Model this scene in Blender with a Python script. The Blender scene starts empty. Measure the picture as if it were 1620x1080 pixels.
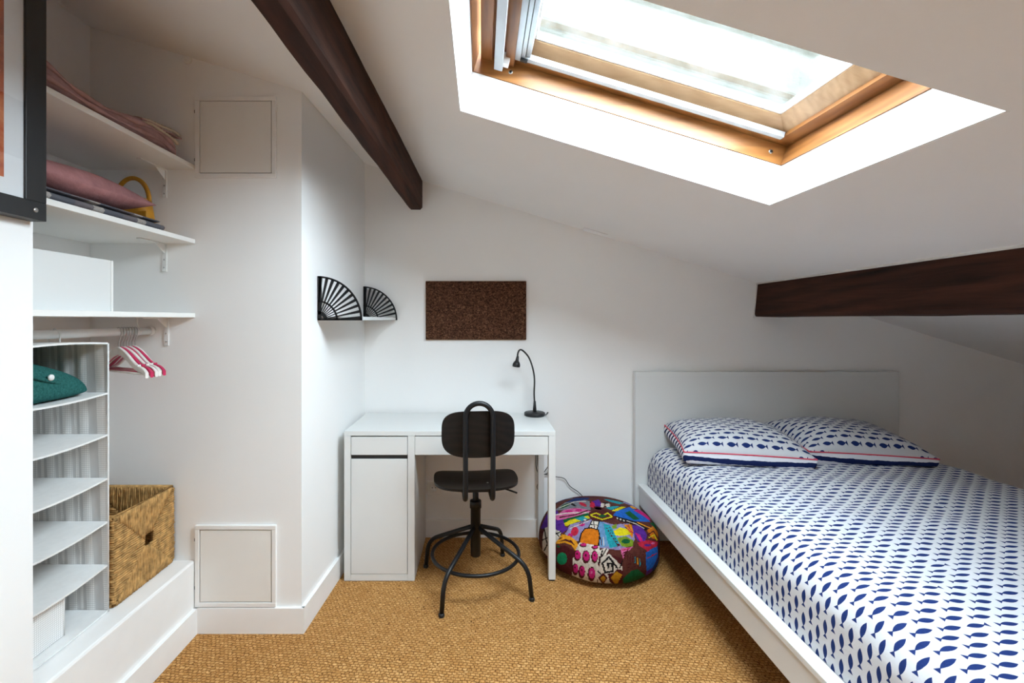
import bpy, bmesh, math, random
import numpy as np
from mathutils import Vector, Matrix

random.seed(7)
PI = math.pi
scene = bpy.context.scene
COL = scene.collection

# ------------------------------------------------------------------ camera, sky, exposure
cam_d = bpy.data.cameras.new('camera')
cam = bpy.data.objects.new('camera', cam_d)
COL.objects.link(cam)
cam.location = (0, 0, 1.30)
cam.rotation_euler = (PI / 2, 0, 0)
cam_d.sensor_width = 36.0
cam_d.lens = 737.0 / 1620.0 * 36.0
cam_d.shift_x = (810 - 762) / 1620.0
cam_d.shift_y = -(540 - 505) / 1620.0
cam_d.clip_start = 0.02
scene.camera = cam

SKY_STRENGTH = 22.0
world = bpy.data.worlds.new('overcast_sky')
scene.world = world
world.use_nodes = True
_bg = world.node_tree.nodes['Background']
_bg.inputs['Color'].default_value = (0.77, 0.885, 1.0, 1)
_bg.inputs['Strength'].default_value = SKY_STRENGTH

# sampling guide for the skylight opening (emits nothing of its own)
C0, SL = 2.02, 0.305                       # ceiling underside: z = C0 - SL*x
NL = math.sqrt(1 + SL * SL)
_p = bpy.data.lights.new('skylight_portal', 'AREA')
_p.shape = 'RECTANGLE'; _p.size = 1.12; _p.size_y = 0.76
_p.cycles.is_portal = True
_po = bpy.data.objects.new('skylight_portal', _p)
COL.objects.link(_po)
_po.location = (0.475 + 0.30 * SL / NL, 1.287, C0 - SL * 0.475 + 0.30 / NL)
_po.rotation_euler = (0, math.atan(SL), 0)
# the same for the added fill skylight, unseen behind the camera
_p2 = _p.copy(); _p2.size = 0.72; _p2.size_y = 0.60
_po2 = bpy.data.objects.new('skylight_portal', _p2)
COL.objects.link(_po2)
_po2.location = (0.30 * SL / NL, -0.80, C0 + 0.30 / NL)
_po2.rotation_euler = (0, math.atan(SL), 0)

vs = scene.view_settings
vs.view_transform = 'Standard'
vs.look = 'None'
vs.gamma = 1.0
vs.use_curve_mapping = False
vs.exposure = 1.25
cy = scene.cycles
cy.use_denoising = True
cy.max_bounces = 14
cy.diffuse_bounces = 10
cy.glossy_bounces = 4
cy.transparent_max_bounces = 16
cy.caustics_reflective = False
cy.caustics_refractive = False
cy.sample_clamp_indirect = 12.0


# ------------------------------------------------------------------ mesh helpers
class MB:
    def __init__(s):
        s.v = []; s.f = []; s.uv = None; s.smooth = []

    def add(s, vs_, fs, smooth=False):
        o = len(s.v)
        s.v.extend([tuple(p) for p in vs_])
        for f in fs:
            s.f.append(tuple(i + o for i in f)); s.smooth.append(smooth)
        return s

    def box(s, x0, x1, y0, y1, z0, z1, bev=0.0, seg=2):
        x0, x1 = sorted((x0, x1)); y0, y1 = sorted((y0, y1)); z0, z1 = sorted((z0, z1))
        if bev <= 0:
            v = [(x, y, z) for z in (z0, z1) for y in (y0, y1) for x in (x0, x1)]
            s.add(v, [(0, 2, 3, 1), (4, 5, 7, 6), (0, 1, 5, 4), (2, 6, 7, 3), (0, 4, 6, 2), (1, 3, 7, 5)])
        else:
            bm = bmesh.new()
            bmesh.ops.create_cube(bm, size=1)
            for p in bm.verts:
                p.co = Vector(((x0 + x1) / 2 + p.co.x * (x1 - x0), (y0 + y1) / 2 + p.co.y * (y1 - y0), (z0 + z1) / 2 + p.co.z * (z1 - z0)))
            bev = min(bev, 0.45 * min(x1 - x0, y1 - y0, z1 - z0))
            bmesh.ops.bevel(bm, geom=list(bm.edges), offset=bev, segments=seg, profile=0.5, affect='EDGES')
            bm.verts.index_update()
            s.add([p.co[:] for p in bm.verts], [[q.index for q in f.verts] for f in bm.faces])
            bm.free()
        return s

    def hexa(s, c):      # 8 corners in box order (z, y, x)
        return s.add(c, [(0, 2, 3, 1), (4, 5, 7, 6), (0, 1, 5, 4), (2, 6, 7, 3), (0, 4, 6, 2), (1, 3, 7, 5)])

    def tube(s, pts, r, n=10, cap=True):
        pts = [Vector(p) for p in pts]
        rs = r if isinstance(r, (list, tuple)) else [r] * len(pts)
        vs_, fs = [], []
        t0 = (pts[1] - pts[0]).normalized()
        up = Vector((0, 0, 1)) if abs(t0.z) < 0.9 else Vector((1, 0, 0))
        a = t0.cross(up).normalized()
        for i, p in enumerate(pts):
            t = (pts[min(i + 1, len(pts) - 1)] - pts[max(i - 1, 0)]).normalized()
            a = (a - t * a.dot(t)).normalized()
            b = t.cross(a)
            for k in range(n):
                q = 2 * PI * k / n
                vs_.append(p + (a * math.cos(q) + b * math.sin(q)) * rs[i])
        for i in range(len(pts) - 1):
            for k in range(n):
                k2 = (k + 1) % n
                fs.append((i * n + k, i * n + k2, (i + 1) * n + k2, (i + 1) * n + k))
        if cap:
            fs.append(tuple(range(n - 1, -1, -1)))
            fs.append(tuple((len(pts) - 1) * n + k for k in range(n)))
        return s.add(vs_, fs, True)

    def ring(s, c, R, r, n=64, m=10):
        vs_, fs = [], []
        for i in range(n):
            a = 2 * PI * i / n
            for k in range(m):
                b = 2 * PI * k / m
                vs_.append((c[0] + (R + r * math.cos(b)) * math.cos(a), c[1] + (R + r * math.cos(b)) * math.sin(a), c[2] + r * math.sin(b)))
        for i in range(n):
            for k in range(m):
                fs.append((i * m + k, ((i + 1) % n) * m + k, ((i + 1) % n) * m + (k + 1) % m, i * m + (k + 1) % m))
        return s.add(vs_, fs, True)

    def lathe(s, c, prof, n=32, axis='z', smooth=True):
        vs_, fs = [], []
        for (r, h) in prof:
            for k in range(n):
                a = 2 * PI * k / n
                d = (r * math.cos(a), r * math.sin(a), h)
                if axis == 'y': d = (d[0], h, d[1])
                if axis == 'x': d = (h, d[0], d[1])
                vs_.append((c[0] + d[0], c[1] + d[1], c[2] + d[2]))
        for i in range(len(prof) - 1):
            for k in range(n):
                k2 = (k + 1) % n
                fs.append((i * n + k, i * n + k2, (i + 1) * n + k2, (i + 1) * n + k))
        fs.append(tuple(range(n)))
        fs.append(tuple((len(prof) - 1) * n + k for k in range(n)))
        return s.add(vs_, fs, smooth)

    def prism(s, poly, vec):      # poly: 3D points, extruded by vec
        n = len(poly); v = Vector(vec)
        vs_ = [Vector(p) for p in poly] + [Vector(p) + v for p in poly]
        fs = [tuple(range(n - 1, -1, -1)), tuple(range(n, 2 * n))]
        for i in range(n):
            j = (i + 1) % n
            fs.append((i, j, n + j, n + i))
        return s.add(vs_, fs)

    def grid(s, rows, smooth=True, close_u=False):
        nv = len(rows); nu = len(rows[0])
        vs_ = [p for r in rows for p in r]
        fs = []
        for j in range(nv - 1):
            for i in range(nu if close_u else nu - 1):
                i2 = (i + 1) % nu
                fs.append((j * nu + i, j * nu + i2, (j + 1) * nu + i2, (j + 1) * nu + i))
        return s.add(vs_, fs, smooth)

    def map(s, fn):
        s.v = [tuple(fn(Vector(p))) for p in s.v]
        return s


W = {}     # world origin of every object made here


def obj(name, mb, material, parent=None, origin=None, uvs=None, fix=True):
    if origin is None:
        a = np.array(mb.v)
        lo, hi = a.min(0), a.max(0)
        origin = ((lo[0] + hi[0]) / 2, (lo[1] + hi[1]) / 2, lo[2])
    origin = Vector(origin)
    me = bpy.data.meshes.new(name)
    me.from_pydata([(p[0] - origin.x, p[1] - origin.y, p[2] - origin.z) for p in mb.v], [], mb.f)
    me.polygons.foreach_set('use_smooth', mb.smooth)
    if uvs is not None:
        lay = me.uv_layers.new(name='UVMap')
        li = np.zeros(len(me.loops), dtype=np.int32)
        me.loops.foreach_get('vertex_index', li)
        lay.data.foreach_set('uv', np.array(uvs, dtype=np.float32)[li].ravel())
    if fix:
        bm = bmesh.new(); bm.from_mesh(me)
        bmesh.ops.recalc_face_normals(bm, faces=bm.faces)
        bm.to_mesh(me); bm.free()
    me.materials.append(material)
    o = bpy.data.objects.new(name, me)
    COL.objects.link(o)
    W[o.name] = origin
    if parent is not None:
        o.parent = parent
        o.location = origin - W[parent.name]
    else:
        o.location = origin
    return o


def tag(o, label, cat, group=None, kind=None):
    o['label'] = label; o['category'] = cat
    if group: o['group'] = group
    if kind: o['kind'] = kind
    return o


def thing(name, label, cat, loc=(0, 0, 0), group=None, kind=None):
    o = bpy.data.objects.new(name, None)
    o.empty_display_size = 0.05
    COL.objects.link(o)
    o.location = loc
    W[o.name] = Vector(loc)
    return tag(o, label, cat, group, kind)


def copy_tree(o, parent=None):
    c = o.copy(); COL.objects.link(c)
    if parent is not None: c.parent = parent
    for ch in o.children: copy_tree(ch, c)
    return c


def catmull(pts, sub=8):
    P = [Vector(p) for p in pts]
    P = [P[0] * 2 - P[1]] + P + [P[-1] * 2 - P[-2]]
    out = []
    for i in range(1, len(P) - 2):
        for k in range(sub):
            t = k / sub
            a, b, c, d = P[i - 1], P[i], P[i + 1], P[i + 2]
            out.append(0.5 * ((2 * b) + (c - a) * t + (2 * a - 5 * b + 4 * c - d) * t * t + (3 * b - a - 3 * c + d) * t ** 3))
    out.append(P[-2])
    return out


def fillet(pts, r, n=6):
    P = [Vector(p) for p in pts]
    out = [P[0]]
    for i in range(1, len(P) - 1):
        a = (P[i - 1] - P[i]); b = (P[i + 1] - P[i])
        d = min(r, a.length * 0.45, b.length * 0.45)
        s_, e_ = P[i] + a.normalized() * d, P[i] + b.normalized() * d
        for k in range(n + 1):
            t = k / n
            out.append(s_ * (1 - t) ** 2 + P[i] * 2 * t * (1 - t) + e_ * t * t)
    out.append(P[-1])
    return out


def zc(x): return C0 - SL * x


# ------------------------------------------------------------------ materials
def srgb(r, g, b):
    f = lambda c: (c / 255) / 12.92 if c / 255 <= 0.04045 else ((c / 255 + 0.055) / 1.055) ** 2.4
    return (f(r), f(g), f(b), 1)


class NT:
    def __init__(s, name):
        m = bpy.data.materials.new(name); m.use_nodes = True
        s.m = m; s.t = m.node_tree; s.b = s.t.nodes['Principled BSDF']
        s.out = s.t.nodes['Material Output']

    def n(s, typ, ins=None, **kw):
        nd = s.t.nodes.new(typ)
        for k, v in kw.items(): setattr(nd, k, v)
        for k, v in (ins or {}).items(): s.set(nd.inputs[k], v)
        return nd

    def set(s, sock, v):
        if hasattr(v, 'is_linked') or isinstance(v, bpy.types.NodeSocket): s.t.links.new(v, sock)
        elif isinstance(v, bpy.types.Node): s.t.links.new(v.outputs[0], sock)
        else: sock.default_value = v

    def math(s, op, a, b=0.0, c=None, clamp=False):
        nd = s.t.nodes.new('ShaderNodeMath'); nd.operation = op; nd.use_clamp = clamp
        s.set(nd.inputs[0], a); s.set(nd.inputs[1], b)
        if c is not None: s.set(nd.inputs[2], c)
        return nd.outputs[0]

    def mix(s, fac, a, b):
        nd = s.t.nodes.new('ShaderNodeMix'); nd.data_type = 'RGBA'
        s.set(nd.inputs[0], fac); s.set(nd.inputs[6], a); s.set(nd.inputs[7], b)
        return nd.outputs[2]

    def ramp(s, fac, stops):
        nd = s.t.nodes.new('ShaderNodeValToRGB')
        el = nd.color_ramp.elements
        while len(el) < len(stops): el.new(0.5)
        for e, (p, c) in zip(el, stops): e.position = p; e.color = c
        s.set(nd.inputs[0], fac)
        return nd.outputs[0]

    def co(s, kind='Object'): return s.t.nodes.new('ShaderNodeTexCoord').outputs[kind]

    def mapping(s, vec, scale=(1, 1, 1), rot=(0, 0, 0), loc=(0, 0, 0)):
        return s.n('ShaderNodeMapping', {'Vector': vec, 'Scale': scale, 'Rotation': rot, 'Location': loc}).outputs[0]

    def noise(s, vec, scale, detail=4, rough=0.55, dist=0.0):
        return s.n('ShaderNodeTexNoise', {'Vector': vec, 'Scale': scale, 'Detail': detail, 'Roughness': rough, 'Distortion': dist}).outputs[0]

    def bump(s, h, strength=0.3, dist=0.002):
        b = s.n('ShaderNodeBump', {'Height': h, 'Strength': strength, 'Distance': dist})
        s.t.links.new(b.outputs[0], s.b.inputs['Normal'])

    def fin(s, color=None, rough=0.5, spec=0.5, metal=0.0):
        if color is not None: s.set(s.b.inputs['Base Color'], color)
        s.set(s.b.inputs['Roughness'], rough)
        s.set(s.b.inputs['Specular IOR Level'], spec)
        s.set(s.b.inputs['Metallic'], metal)
        return s.m


def plain(name, c, rough=0.5, spec=0.5, metal=0.0, var=0.04, nscale=30, bump=0.0, bdist=0.001):
    t = NT(name); co = t.co()
    nz = t.noise(co, nscale, 3)
    d = tuple(max(0, x * (1 - 2 * var)) for x in c[:3]) + (1,)
    l = tuple(min(1, x * (1 + var)) for x in c[:3]) + (1,)
    col = t.ramp(nz, [(0.3, d), (0.7, l)])
    if bump > 0: t.bump(t.noise(co, nscale * 3, 4), bump, bdist)
    return t.fin(col, rough, spec, metal)


def plaster(name, c, bump=0.25):
    t = NT(name); co = t.co('Object')
    big = t.noise(co, 1.3, 3); fine = t.noise(co, 60, 5, 0.65); mid = t.noise(co, 9, 4)
    col = t.ramp(big, [(0.3, tuple(x * 0.965 for x in c[:3]) + (1,)), (0.7, c)])
    scuff = t.ramp(t.noise(co, 5, 6, 0.7, 0.6), [(0.70, (0, 0, 0, 1)), (0.80, (1, 1, 1, 1))])
    col = t.mix(t.math('MULTIPLY', scuff, 0.10), col, tuple(x * 0.80 for x in c[:3]) + (1,))
    h = t.math('ADD', t.math('MULTIPLY', fine, 0.35), mid)
    t.bump(h, bump, 0.0025)
    return t.fin(col, 0.75, 0.25)


def wood(name, dark, light, axis='x', rough=0.45, bump=0.2, rings=5.0, spec=0.4, band=0.4):
    t = NT(name); co = t.co()
    sc = {'x': (1.2, 16, 16), 'y': (16, 1.2, 16), 'z': (16, 16, 1.2)}[axis]
    v = t.mapping(co, sc)
    n1 = t.noise(v, 1.6, 6, 0.6, 0.8)
    wv = t.n('ShaderNodeTexWave', {'Vector': v, 'Scale': rings * 0.22, 'Distortion': 7.0, 'Detail': 3.0, 'Detail Scale': 0.8}, wave_type='BANDS', bands_direction='DIAGONAL').outputs[1]
    f = t.math('ADD', t.math('MULTIPLY', n1, 1 - band), t.math('MULTIPLY', wv, band))
    col = t.ramp(f, [(0.25, dark), (0.75, light)])
    t.bump(f, bump, 0.002)
    return t.fin(col, rough, spec)


M = {}
M['wall'] = plaster('white_wall_paint', (0.88, 0.875, 0.865, 1))
M['ceil'] = plaster('white_ceiling_paint', (0.88, 0.87, 0.865, 1), 0.35)
M['reveal'] = plaster('white_reveal_paint', (0.86, 0.86, 0.85, 1), 0.1)
M['trim'] = plain('white_trim_paint', (0.86, 0.85, 0.835, 1), 0.45, 0.4, var=0.02, nscale=6, bump=0.08)
M['caulk'] = plain('white_caulk', (0.8, 0.78, 0.75, 1), 0.6)
M['lam'] = plain('white_laminate', (0.68, 0.69, 0.68, 1), 0.35, 0.45, var=0.006, nscale=3)
M['lam2'] = plain('white_shelf_laminate', (0.80, 0.79, 0.765, 1), 0.4, 0.4, var=0.01, nscale=4)
M['gap'] = plain('painted_gap_shade', (0.012, 0.012, 0.012, 1), 0.6)  # black painted in for the shade inside gaps, recesses and holes
M['hatch'] = plain('pale_grey_hatch_paint', (0.82, 0.805, 0.77, 1), 0.5, 0.35, var=0.015, nscale=5, bump=0.06)
M['black'] = plain('black_metal', (0.007, 0.007, 0.008, 1), 0.42, 0.35, var=0.1)
M['blackpl'] = plain('black_plastic', (0.015, 0.015, 0.016, 1), 0.45, 0.4)
M['steel'] = plain('bright_steel', (0.55, 0.55, 0.55, 1), 0.3, 0.5, 1.0)
M['rail'] = plain('grey_white_blind_rail', (0.40, 0.42, 0.44, 1), 0.4, 0.4, var=0.01)
M['alu'] = plain('aluminium_rail', (0.40, 0.43, 0.46, 1), 0.35, 0.5, 0.6, var=0.02)
M['whitepl'] = plain('white_plastic', (0.8, 0.8, 0.79, 1), 0.35, 0.45, var=0.01)
M['pine'] = wood('varnished_pine', srgb(112, 66, 28), srgb(166, 112, 60), axis='x', rough=0.4, bump=0.05, band=0.15)
M['piney'] = wood('varnished_pine_cross', srgb(104, 60, 25), srgb(156, 103, 55), axis='y', rough=0.4, bump=0.05, band=0.15)
M['pinepale'] = wood('pale_pine', srgb(150, 114, 78), srgb(178, 144, 108), axis='x', rough=0.4, bump=0.04, band=0.15)
M['beam'] = wood('dark_stained_oak', srgb(24, 15, 12), srgb(78, 46, 34), axis='y', rough=0.7, bump=0.9, rings=3, spec=0.15, band=0.12)
M['ply'] = wood('black_brown_stained_plywood', srgb(10, 8, 7), srgb(26, 19, 16), axis='x', rough=0.45, bump=0.12, spec=0.3)


def carpet():
    t = NT('woven_sisal'); co = t.co()
    wob = t.n('ShaderNodeVectorMath', {0: t.n('ShaderNodeTexNoise', {'Vector': co, 'Scale': 44.0, 'Detail': 3.0}).outputs[1], 1: (0.5, 0.5, 0.5)}, operation='SUBTRACT').outputs[0]
    wob = t.n('ShaderNodeVectorMath', {0: wob, 'Scale': 0.020}, operation='SCALE').outputs[0]
    v = t.n('ShaderNodeVectorMath', {0: co, 1: wob}, operation='ADD').outputs[0]
    v = t.mapping(v, (1, 1, 1), (0, 0, 0.10))
    br = t.n('ShaderNodeTexBrick', {'Vector': v, 'Color1': (0.2, 0.2, 0.2, 1), 'Color2': (1, 1, 1, 1), 'Mortar': (0, 0, 0, 1), 'Scale': 1.0, 'Mortar Size': 0.0030, 'Mortar Smooth': 1.0, 'Bias': 0.0, 'Brick Width': 0.0175, 'Row Height': 0.0125}, offset=0.5)
    fib = t.noise(t.mapping(v, (90, 240, 60)), 1.0, 4, 0.7)
    big = t.noise(co, 2.0, 3)
    base = t.ramp(t.math('ADD', t.math('MULTIPLY', br.outputs[0], 0.22), t.math('MULTIPLY', fib, 0.78)), [(0.20, srgb(142, 92, 44)), (0.50, srgb(196, 144, 84)), (0.78, srgb(234, 188, 128))])
    base = t.mix(t.math('MULTIPLY', br.outputs[1], t.math('MULTIPLY', t.math('SUBTRACT', t.noise(t.mapping(v, (48, 80, 60)), 1.0, 2), 0.30), 2.8), clamp=True), base, srgb(98, 58, 24))
    base = t.mix(t.math('MULTIPLY', t.math('SUBTRACT', big, 0.35), 0.5, clamp=True), base, srgb(176, 118, 62))
    h = t.math('SUBTRACT', t.math('MULTIPLY', fib, 0.5), br.outputs[1])
    t.bump(h, 0.8, 0.004)
    return t.fin(base, 0.9, 0.1)


M['carpet'] = carpet()


def fish_cloth(name, flip=False):
    t = NT(name)
    uv = t.n('ShaderNodeSeparateXYZ', {0: t.co('UV')})
    U, V = 0.068, 0.0295
    row = t.math('FLOOR', t.math('DIVIDE', uv.outputs[1], V))
    par = t.math('MODULO', t.math('ABSOLUTE', row), 2.0)
    us = t.math('ADD', t.math('DIVIDE', uv.outputs[0], U), t.math('MULTIPLY', par, 0.5))
    cell = t.math('FLOOR', us)
    x = t.math('MULTIPLY', t.math('SUBTRACT', t.math('SUBTRACT', us, cell), 0.5), U)
    y = t.math('MULTIPLY', t.math('SUBTRACT', t.math('SUBTRACT', t.math('DIVIDE', uv.outputs[1], V), row), 0.5), V)
    rnd = t.n('ShaderNodeTexWhiteNoise', {'Vector': t.n('ShaderNodeCombineXYZ', {0: cell, 1: row}).outputs[0]}, noise_dimensions='2D').outputs[0]
    sgn = t.math('SUBTRACT', 1.0, t.math('MULTIPLY', t.math('GREATER_THAN', rnd, 0.985), 2.0))
    if flip: sgn = t.math('MULTIPLY', sgn, -1.0)
    x = t.math('MULTIPLY', x, sgn)
    ay = t.math('ABSOLUTE', y)
    xb = t.math('DIVIDE', t.math('SUBTRACT', x, 0.006), 0.0215)
    lim = t.math('MULTIPLY', t.math('SUBTRACT', 1.0, t.math('MULTIPLY', xb, xb)), 0.0079)
    body = t.math('LESS_THAN', ay, lim)
    q = t.math('SUBTRACT', -0.0135, x)
    tl = t.math('ADD', t.math('MULTIPLY', q, 0.75), 0.0006)
    tail = t.math('MULTIPLY', t.math('LESS_THAN', ay, tl), t.math('MULTIPLY', t.math('GREATER_THAN', q, 0.0), t.math('LESS_THAN', q, 0.0105)))
    fish = t.math('MAXIMUM', body, tail)
    ob = t.co()
    ink = t.mix(t.noise(ob, 400, 2), srgb(18, 32, 78), srgb(34, 56, 116))
    col = t.mix(fish, (0.60, 0.605, 0.63, 1), ink)
    w = t.noise(ob, 14, 5, 0.6, 0.5)
    t.bump(t.math('ADD', w, t.math('MULTIPLY', t.noise(ob, 700, 2), 0.05)), 0.35, 0.012)
    return t.fin(col, 0.85, 0.15)


M['fish'] = fish_cloth('fish_print_cotton')
M['fish2'] = fish_cloth('fish_print_pillow_cotton', True)


def stripe_cloth():
    t = NT('navy_striped_cotton')
    uv = t.n('ShaderNodeSeparateXYZ', {0: t.co('UV')})
    w = t.math('MULTIPLY', t.math('SUBTRACT', t.noise(t.co('UV'), 30, 2), 0.5), 0.008)
    fr = t.math('FRACT', t.math('DIVIDE', t.math('ADD', uv.outputs[1], w), 0.040))
    s = t.math('LESS_THAN', fr, 0.45)
    return t.fin(t.mix(s, (0.80, 0.80, 0.84, 1), srgb(24, 38, 84)), 0.85, 0.15)


M['stripe'] = stripe_cloth()
M['piping'] = plain('coral_piping_cotton', srgb(214, 84, 104), 0.8, 0.1)


def cork():
    t = NT('dark_brown_cork'); co = t.co()
    vo = t.n('ShaderNodeTexVoronoi', {'Vector': co, 'Scale': 160.0}).outputs[1]
    g = t.n('ShaderNodeSeparateColor', {0: vo}).outputs[0]
    col = t.ramp(g, [(0.0, srgb(44, 26, 18)), (0.55, srgb(82, 54, 40)), (0.92, srgb(100, 68, 50)), (1.0, srgb(122, 88, 66))])
    t.bump(g, 0.5, 0.002)
    return t.fin(col, 0.9, 0.1)


M['cork'] = cork()


def check_cloth():
    t = NT('white_fabric_with_fine_grey_checks'); co = t.co()
    sp = t.n('ShaderNodeSeparateXYZ', {0: co})
    tot = None
    for k in (0, 1, 2):
        fr = t.math('FRACT', t.math('MULTIPLY', sp.outputs[k], 155.0))
        ln = t.math('LESS_THAN', fr, 0.22)
        tot = ln if tot is None else t.math('MAXIMUM', tot, ln)
    col = t.mix(t.math('MULTIPLY', tot, 0.5), (0.86, 0.86, 0.85, 1), (0.30, 0.30, 0.30, 1))
    folds = t.n('ShaderNodeTexWave', {'Vector': co, 'Scale': 7.0, 'Distortion': 4.0, 'Detail': 2.0}, bands_direction='X').outputs[1]
    t.bump(folds, 0.12, 0.006)
    return t.fin(col, 0.85, 0.1)


M['check'] = check_cloth()
M['orgwhite'] = plain('white_nonwoven_fabric', (0.78, 0.78, 0.77, 1), 0.8, 0.1, var=0.02, nscale=40, bump=0.1)
M['grass'] = plain('twisted_seagrass', srgb(190, 148, 92), 0.8, 0.2, var=0.26, nscale=38, bump=0.6, bdist=0.002)
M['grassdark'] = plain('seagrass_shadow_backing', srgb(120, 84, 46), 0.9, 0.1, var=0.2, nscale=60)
M['teal'] = plain('teal_boucle_wool', srgb(52, 108, 104), 0.95, 0.05, var=0.18, nscale=160, bump=1.0, bdist=0.004)
M['pinkwood'] = plain('raspberry_lacquer', srgb(196, 50, 92), 0.35, 0.4)
M['whitewood'] = plain('white_lacquer', (0.80, 0.78, 0.74, 1), 0.35, 0.4)
M['mauve'] = plain('dusty_pink_throw', srgb(172, 136, 134), 0.9, 0.1, var=0.10, nscale=20, bump=0.5, bdist=0.004)
M['fringe'] = plain('cream_fringe', srgb(196, 178, 156), 0.9, 0.1)
M['velvet'] = plain('dusty_rose_velvet', srgb(160, 112, 112), 0.8, 0.2, var=0.16, nscale=14, bump=0.6, bdist=0.006)
M['mustard'] = plain('mustard_leather', srgb(190, 132, 30), 0.5, 0.4, var=0.1)
M['rosedk'] = plain('dark_rose_canvas', srgb(128, 62, 66), 0.8, 0.1)


def plaid():
    t = NT('grey_plaid_wool'); co = t.co()
    sp = t.n('ShaderNodeSeparateXYZ', {0: co})
    fr = t.math('FRACT', t.math('ADD', t.math('MULTIPLY', sp.outputs[1], 5.4), 0.1))
    col = t.ramp(fr, [(0.0, srgb(96, 100, 108)), (0.42, srgb(122, 114, 116)), (0.60, srgb(124, 116, 118)), (0.78, srgb(204, 194, 184)), (0.98, srgb(206, 196, 186))])
    col.node.color_ramp.interpolation = 'CONSTANT'
    col = t.mix(t.noise(co, 300, 3), col, srgb(90, 86, 90))
    t.bump(t.noise(co, 250, 3), 0.5, 0.002)
    return t.fin(col, 0.95, 0.05)


M['plaid'] = plaid()


def picture_mat():
    t = NT('abstract_orange_print'); co = t.co()
    n = t.noise(t.mapping(co, (1, 2.2, 3.5)), 2.4, 5, 0.6, 1.2)
    return t.fin(t.ramp(n, [(0.25, srgb(92, 40, 22)), (0.5, srgb(172, 84, 48)), (0.75, srgb(206, 134, 92))]), 0.6, 0.3)


M['print'] = picture_mat()


def glass(name, tint=(1, 1, 1, 1), refl=1.0):
    t = NT(name)
    t.t.nodes.remove(t.b)
    tr = t.n('ShaderNodeBsdfTransparent', {'Color': tint})
    gl = t.n('ShaderNodeBsdfGlossy', {'Color': (1, 1, 1, 1), 'Roughness': 0.02})
    lw = t.n('ShaderNodeLayerWeight', {'Blend': 0.5})
    fr = t.math('ADD', t.math('MULTIPLY', t.math('POWER', lw.outputs['Facing'], 5.0), 0.92), 0.04)
    mx = t.n('ShaderNodeMixShader', {0: t.math('MULTIPLY', fr, refl), 1: tr.outputs[0], 2: gl.outputs[0]})
    t.t.links.new(mx.outputs[0], t.out.inputs[0])
    return t.m


M['glass'] = glass('window_glass', (0.96, 0.98, 0.97, 1))
M['picglass'] = glass('picture_glass')


def render_wall():
    t = NT('stained_grey_render'); co = t.co()
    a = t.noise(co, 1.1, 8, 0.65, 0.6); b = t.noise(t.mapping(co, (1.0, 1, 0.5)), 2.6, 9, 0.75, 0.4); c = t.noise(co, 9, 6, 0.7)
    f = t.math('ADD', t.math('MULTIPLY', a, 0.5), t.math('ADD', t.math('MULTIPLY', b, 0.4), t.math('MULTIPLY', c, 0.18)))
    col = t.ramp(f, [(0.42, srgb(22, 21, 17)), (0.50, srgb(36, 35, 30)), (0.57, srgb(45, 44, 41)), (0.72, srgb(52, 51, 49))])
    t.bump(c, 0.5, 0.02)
    return t.fin(col, 0.9, 0.1)


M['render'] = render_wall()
PATCHC = {
    'maroon': srgb(84, 30, 32), 'brown': srgb(96, 50, 42), 'orange': srgb(214, 118, 24), 'amber': srgb(238, 160, 36), 'white': srgb(226, 214, 200),
    'magenta': srgb(206, 38, 122), 'pink': srgb(220, 108, 160), 'green': srgb(24, 140, 92), 'dkgreen': srgb(24, 92, 50), 'lime': srgb(126, 150, 40),
    'blue': srgb(36, 104, 196), 'navy': srgb(34, 56, 110), 'teal': srgb(40, 156, 168), 'purple': srgb(90, 44, 142), 'lilac': srgb(150, 140, 182),
    'yellow': srgb(228, 210, 30), 'black': srgb(24, 20, 22), 'red': srgb(196, 40, 66), 'gold': srgb(196, 140, 30), 'grey': srgb(132, 132, 140), 'sky': srgb(110, 150, 190)}
for k, c in PATCHC.items():
    c = tuple(v * .72 for v in c[:3]) + (1,)
    M['patch_' + k] = plain(k + '_embroidered_cotton', c, 0.85, 0.1, var=0.16, nscale=70, bump=0.6, bdist=0.003)

# ------------------------------------------------------------------ room shell
YB = 2.79            # back wall
YH = 1.94            # wall with the two access hatches
XL, XR = -1.18, 3.45
XA = -1.63           # back of the shelf niche
YN = 1.225           # near edge of the niche
YF = -1.7            # wall behind the camera


def struct(name, mb, m, label, cat, parent=None, **kw):
    o = obj(name, mb, m, parent, **kw)
    return tag(o, label, cat, kind='structure')


struct('floor', MB().box(XA - .2, XR + .2, YF - .2, YB + .2, -0.1, 0), M['carpet'], 'golden woven sisal carpet over the whole floor', 'floor', origin=(0, 0, 0))


def slant(x0, x1, y0, y1, n0, n1):      # slab following the roof slope; n = distance above the ceiling plane
    c = []
    for n in (n0, n1):
        for y in (y0, y1):
            for x in (x0, x1):
                c.append((x + n * SL / NL, y, zc(x) + n / NL))
    return c


HX0, HX1, HY0, HY1 = -0.080, 1.030, 0.908, 1.665
mb = MB()
KX0, KX1, KY0, KY1 = -0.36, 0.36, -1.10, -0.50        # invented opening behind the camera, lets in fill daylight
for (a, b, c, d) in ((XA - .2, HX0, KY1, YB + .2), (HX1, XR + .2, KY1, YB + .2), (HX0, HX1, KY1, HY0), (HX0, HX1, HY1, YB + .2),
                     (XA - .2, KX0, YF - .2, KY1), (KX1, XR + .2, YF - .2, KY1), (KX0, KX1, YF - .2, KY0)):
    mb.hexa(slant(a, b, c, d, 0, 0.28))
struct('ceiling', mb, M['ceil'], 'sloping white plaster ceiling falling towards the bed', 'ceiling', origin=(0, 0, 0))
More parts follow.
